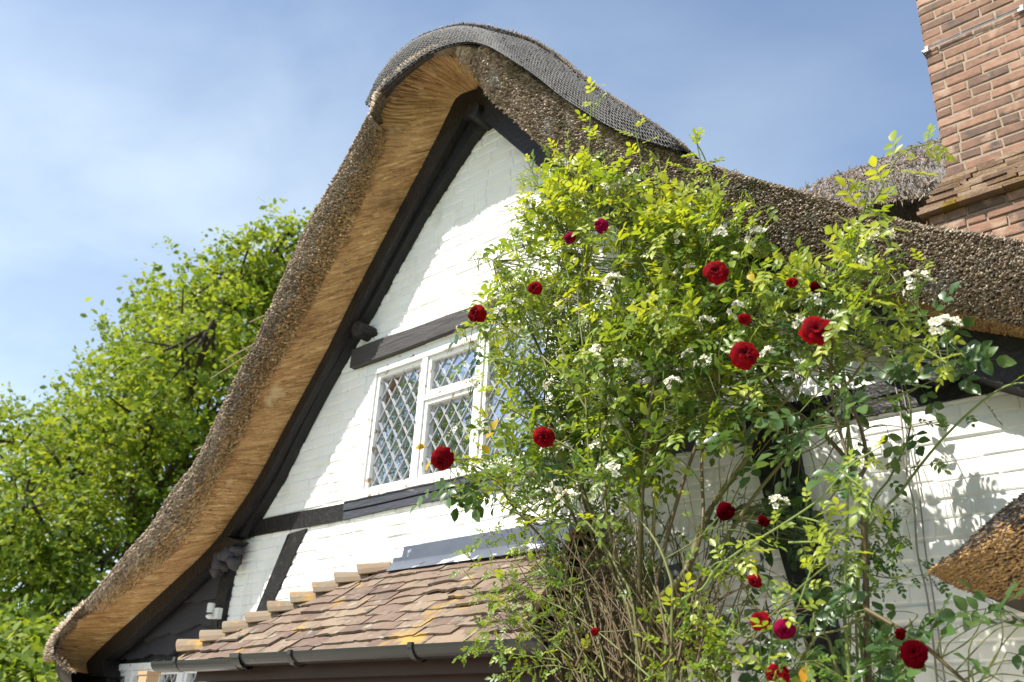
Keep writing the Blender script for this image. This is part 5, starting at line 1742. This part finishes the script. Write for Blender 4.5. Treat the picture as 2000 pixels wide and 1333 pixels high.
# ---------------------------------------------------------------- heap of dry twigs caught on the porch corner
hp = W(1270, 1210, -0.35)
b = MB()
for k_ in range(260):
    px, py = random.gauss(1270, 55), random.gauss(1215, 24)
    c_ = W(px, py, random.uniform(-0.75, -0.05))
    d_ = unit(rng.normal(0, 1, 3) * [1, .8, .45]) * random.uniform(0.04, 0.16)
    b.tube([c_ - d_, c_ + rng.normal(0, .012, 3), c_ + d_], random.uniform(0.0012, 0.0035), 4, random.random())
tw = b.build('twig_heap', MT['twig'])
tag(tw, 'tangle of dry brown twigs lodged behind the rose stems beside the tiled porch', 'twigs', kind='stuff')


# ------------------------------------------------------------------ trees
def tree(name, label, foot, lobes, nclump, leaves, lsize, tbase, limbs, trunk_r, seed, group='trees behind the cottage', crad=0.42):
    R_ = np.random.default_rng(seed)
    root = thing(name, tuple(foot), label, 'tree', group)
    b = MB()
    foot = np.array(foot, float)
    top = np.mean([c for c, r in lobes], axis=0)
    tp = catmull([foot, foot + (top - foot) * 0.22 + R_.normal(0, .15, 3), foot + (top - foot) * 0.5 + R_.normal(0, .3, 3), top + [0, 0, 1.0]], 24)
    b.tube(tp, np.linspace(trunk_r, trunk_r * 0.3, 24), 9, 0.5)
    cen, ws = [], []
    for c, r in lobes:
        c = np.array(c, float)
        st_ = tp[int(np.clip(np.interp(c[2] - r * 1.0, tp[:, 2], np.arange(24)), 5, 21))]
        limb = catmull([st_, 0.5 * (st_ + c) + R_.normal(0, .2, 3) + [0, 0, -0.2], c, c + unit(c - st_) * r * 0.7], 14)
        b.tube(limb, np.linspace(trunk_r * 0.24, 0.02, 14), 6, 0.5)
        for k_ in range(limbs):
            d_ = unit(R_.normal(0, 1, 3) + unit(c - st_) * 0.5 + [0, 0, .2])
            s0 = limb[R_.integers(5, 13)]
            e_ = c + d_ * r * R_.uniform(0.6, 1.0)
            b.tube(catmull([s0, 0.5 * (s0 + e_) + R_.normal(0, .12, 3) * r * .4, e_], 7), np.linspace(0.05, 0.014, 7), 5, 0.5, cap=False)
        cen.append(c); ws.append(r ** 2.2)
    b.build('trunk', MT['bark'], root, smooth=True)
    ws = np.array(ws) / np.sum(ws)
    idx = R_.choice(len(lobes), nclump, p=ws)
    C = np.array([lobes[i][0] for i in idx], float); rr_ = np.array([lobes[i][1] for i in idx])
    dirs = unit(R_.normal(0, 1, (nclump, 3)))
    rad = rr_ * (0.30 + 0.74 * R_.random(nclump) ** 0.6) * (1 + 0.12 * R_.normal(0, 1, nclump))
    cl = C + dirs * rad[:, None] * np.array([1, 1, 0.92])
    N = nclump * leaves
    ci = np.repeat(np.arange(nclump), leaves)
    off = R_.normal(0, 1, (N, 3)) * (crad * (0.6 + 0.5 * R_.random(nclump)))[ci][:, None] * np.array([1, 1, 0.55])
    P = cl[ci] + off
    nn = unit(R_.normal(0, 0.75, (N, 3)) + [0, 0, 0.9] + 0.3 * dirs[ci])
    d_ = unit(np.cross(nn, R_.normal(0, 1, (N, 3))))
    e_ = np.cross(nn, d_)
    s_ = (lsize * R_.uniform(0.6, 1.3, N))[:, None]
    V = np.stack([P - d_ * s_, P - d_ * s_ * .2 + e_ * s_ * 0.55 + nn * s_ * .15, P + d_ * s_ * .55 + e_ * s_ * .42 + nn * s_ * .1, P + d_ * s_, P + d_ * s_ * .55 - e_ * s_ * .42 + nn * s_ * .1, P - d_ * s_ * .2 - e_ * s_ * 0.55 + nn * s_ * .15], 1)
    F = [(0, 1, 5), (1, 2, 4), (1, 4, 5), (2, 3, 4)]
    tn_ = np.clip(tbase + R_.normal(0, .15, nclump)[ci] + R_.normal(0, .13, N), 0, 1)
    bulk('crown', V, F, tn_, MT['oak'], root)
    return root


def TL(px, py, y):      # point on the plane Y=y for tree lobes
    return W(px, py, y)


YT = 6.0
lob = [(TL(535, 495, YT), 1.4), (TL(615, 555, YT + 1), 1.5), (TL(445, 555, YT), 1.4), (TL(390, 560, YT - 1), 1.7), (TL(320, 600, YT), 1.7), (TL(300, 690, YT + 1), 1.9), (TL(230, 700, YT - .5), 1.6), (TL(190, 780, YT), 1.7),
       (TL(480, 640, YT + 1), 2.2), (TL(390, 700, YT - 1.5), 2.0), (TL(300, 800, YT - 1), 2.2), (TL(420, 820, YT), 2.3), (TL(190, 880, YT), 1.9), (TL(130, 850, YT + .5), 1.4), (TL(290, 920, YT), 2.0), (TL(380, 960, YT + 1), 1.8),
       (TL(560, 620, YT + 1), 2.0), (TL(160, 980, YT - .5), 1.7), (TL(260, 1040, YT), 1.5)]
lob = [(c_ + (ROT @ np.array([0.42, -0.36, 0.0]) if k_ in (2, 3, 4, 5, 6, 7) else 0), r_ * 0.87) for k_, (c_, r_) in enumerate(lob)]
zoff = W(330, 900, YT)
tree('oak_tree', 'tall spreading oak in fresh yellow green leaf behind the left slope of the thatch', (zoff[0] - 1.2, YT + 0.3, 0.0), lob, 2500, 17, 0.078, 0.76, 10, 0.42, 3, crad=0.20)
YT2 = 4.0
lob = [(TL(20, 900, YT2), 1.5), (TL(90, 950, YT2), 1.3), (TL(-60, 880, YT2), 1.8), (TL(30, 1020, YT2 - 1), 1.5), (TL(110, 1060, YT2), 1.3), (TL(-80, 1040, YT2), 2.0), (TL(60, 1140, YT2), 1.3), (TL(150, 1120, YT2 + .5), 1.1), (TL(-40, 1180, YT2), 1.7), (TL(120, 1190, YT2), 0.9)]
z2 = W(10, 1100, YT2)
tree('broadleaf_tree', 'lower rounded leafy tree at the far left, in front of the tall oak', (z2[0], YT2, 0.0), lob, 1150, 17, 0.075, 0.70, 8, 0.3, 8, crad=0.19)
YT3 = 2.5
lob = [(TL(10, 1290, YT3), 0.9), (TL(70, 1310, YT3), 0.8), (TL(130, 1330, YT3), 0.7), (TL(-50, 1300, YT3), 1.1), (TL(40, 1380, YT3), 1.2), (TL(120, 1400, YT3), 1.0), (TL(190, 1420, YT3), 1.0), (TL(-60, 1400, YT3), 1.2)]
z3 = W(50, 1400, YT3)
tree('garden_shrub', 'bright green garden shrub low in the left corner below the thatch eave', (z3[0], YT3, 0.0), lob, 620, 24, 0.085, 0.62, 5, 0.1, 12, crad=0.26)
lob = [((-52, 34, 9), 4.0), ((-58, 30, 7), 3.5), ((-47, 36, 7), 3.5), ((-54, 34, 4), 3.5)]
tree('distant_tree', 'dark blue green tree far off seen under the thatch eave at the left', (-53, 34, 0), lob, 500, 18, 0.30, 0.10, 3, 0.4, 15, crad=0.8)
# tree in the garden opposite, mirrored in the window
lob = [((-13.5, -8.5, 6.2), 1.5), ((-12.6, -7.4, 7.6), 1.3), ((-14.6, -9.4, 7.8), 1.6), ((-13.8, -7.0, 5.0), 1.3), ((-15.2, -10.6, 6.0), 1.5), ((-12.2, -8.6, 4.6), 1.2)]
tree('birch_tree', 'slim tree standing in the garden opposite the window, mirrored in its panes', (-13.6, -8.6, 0), lob, 230, 14, 0.12, 0.45, 5, 0.16, 21, crad=0.30)
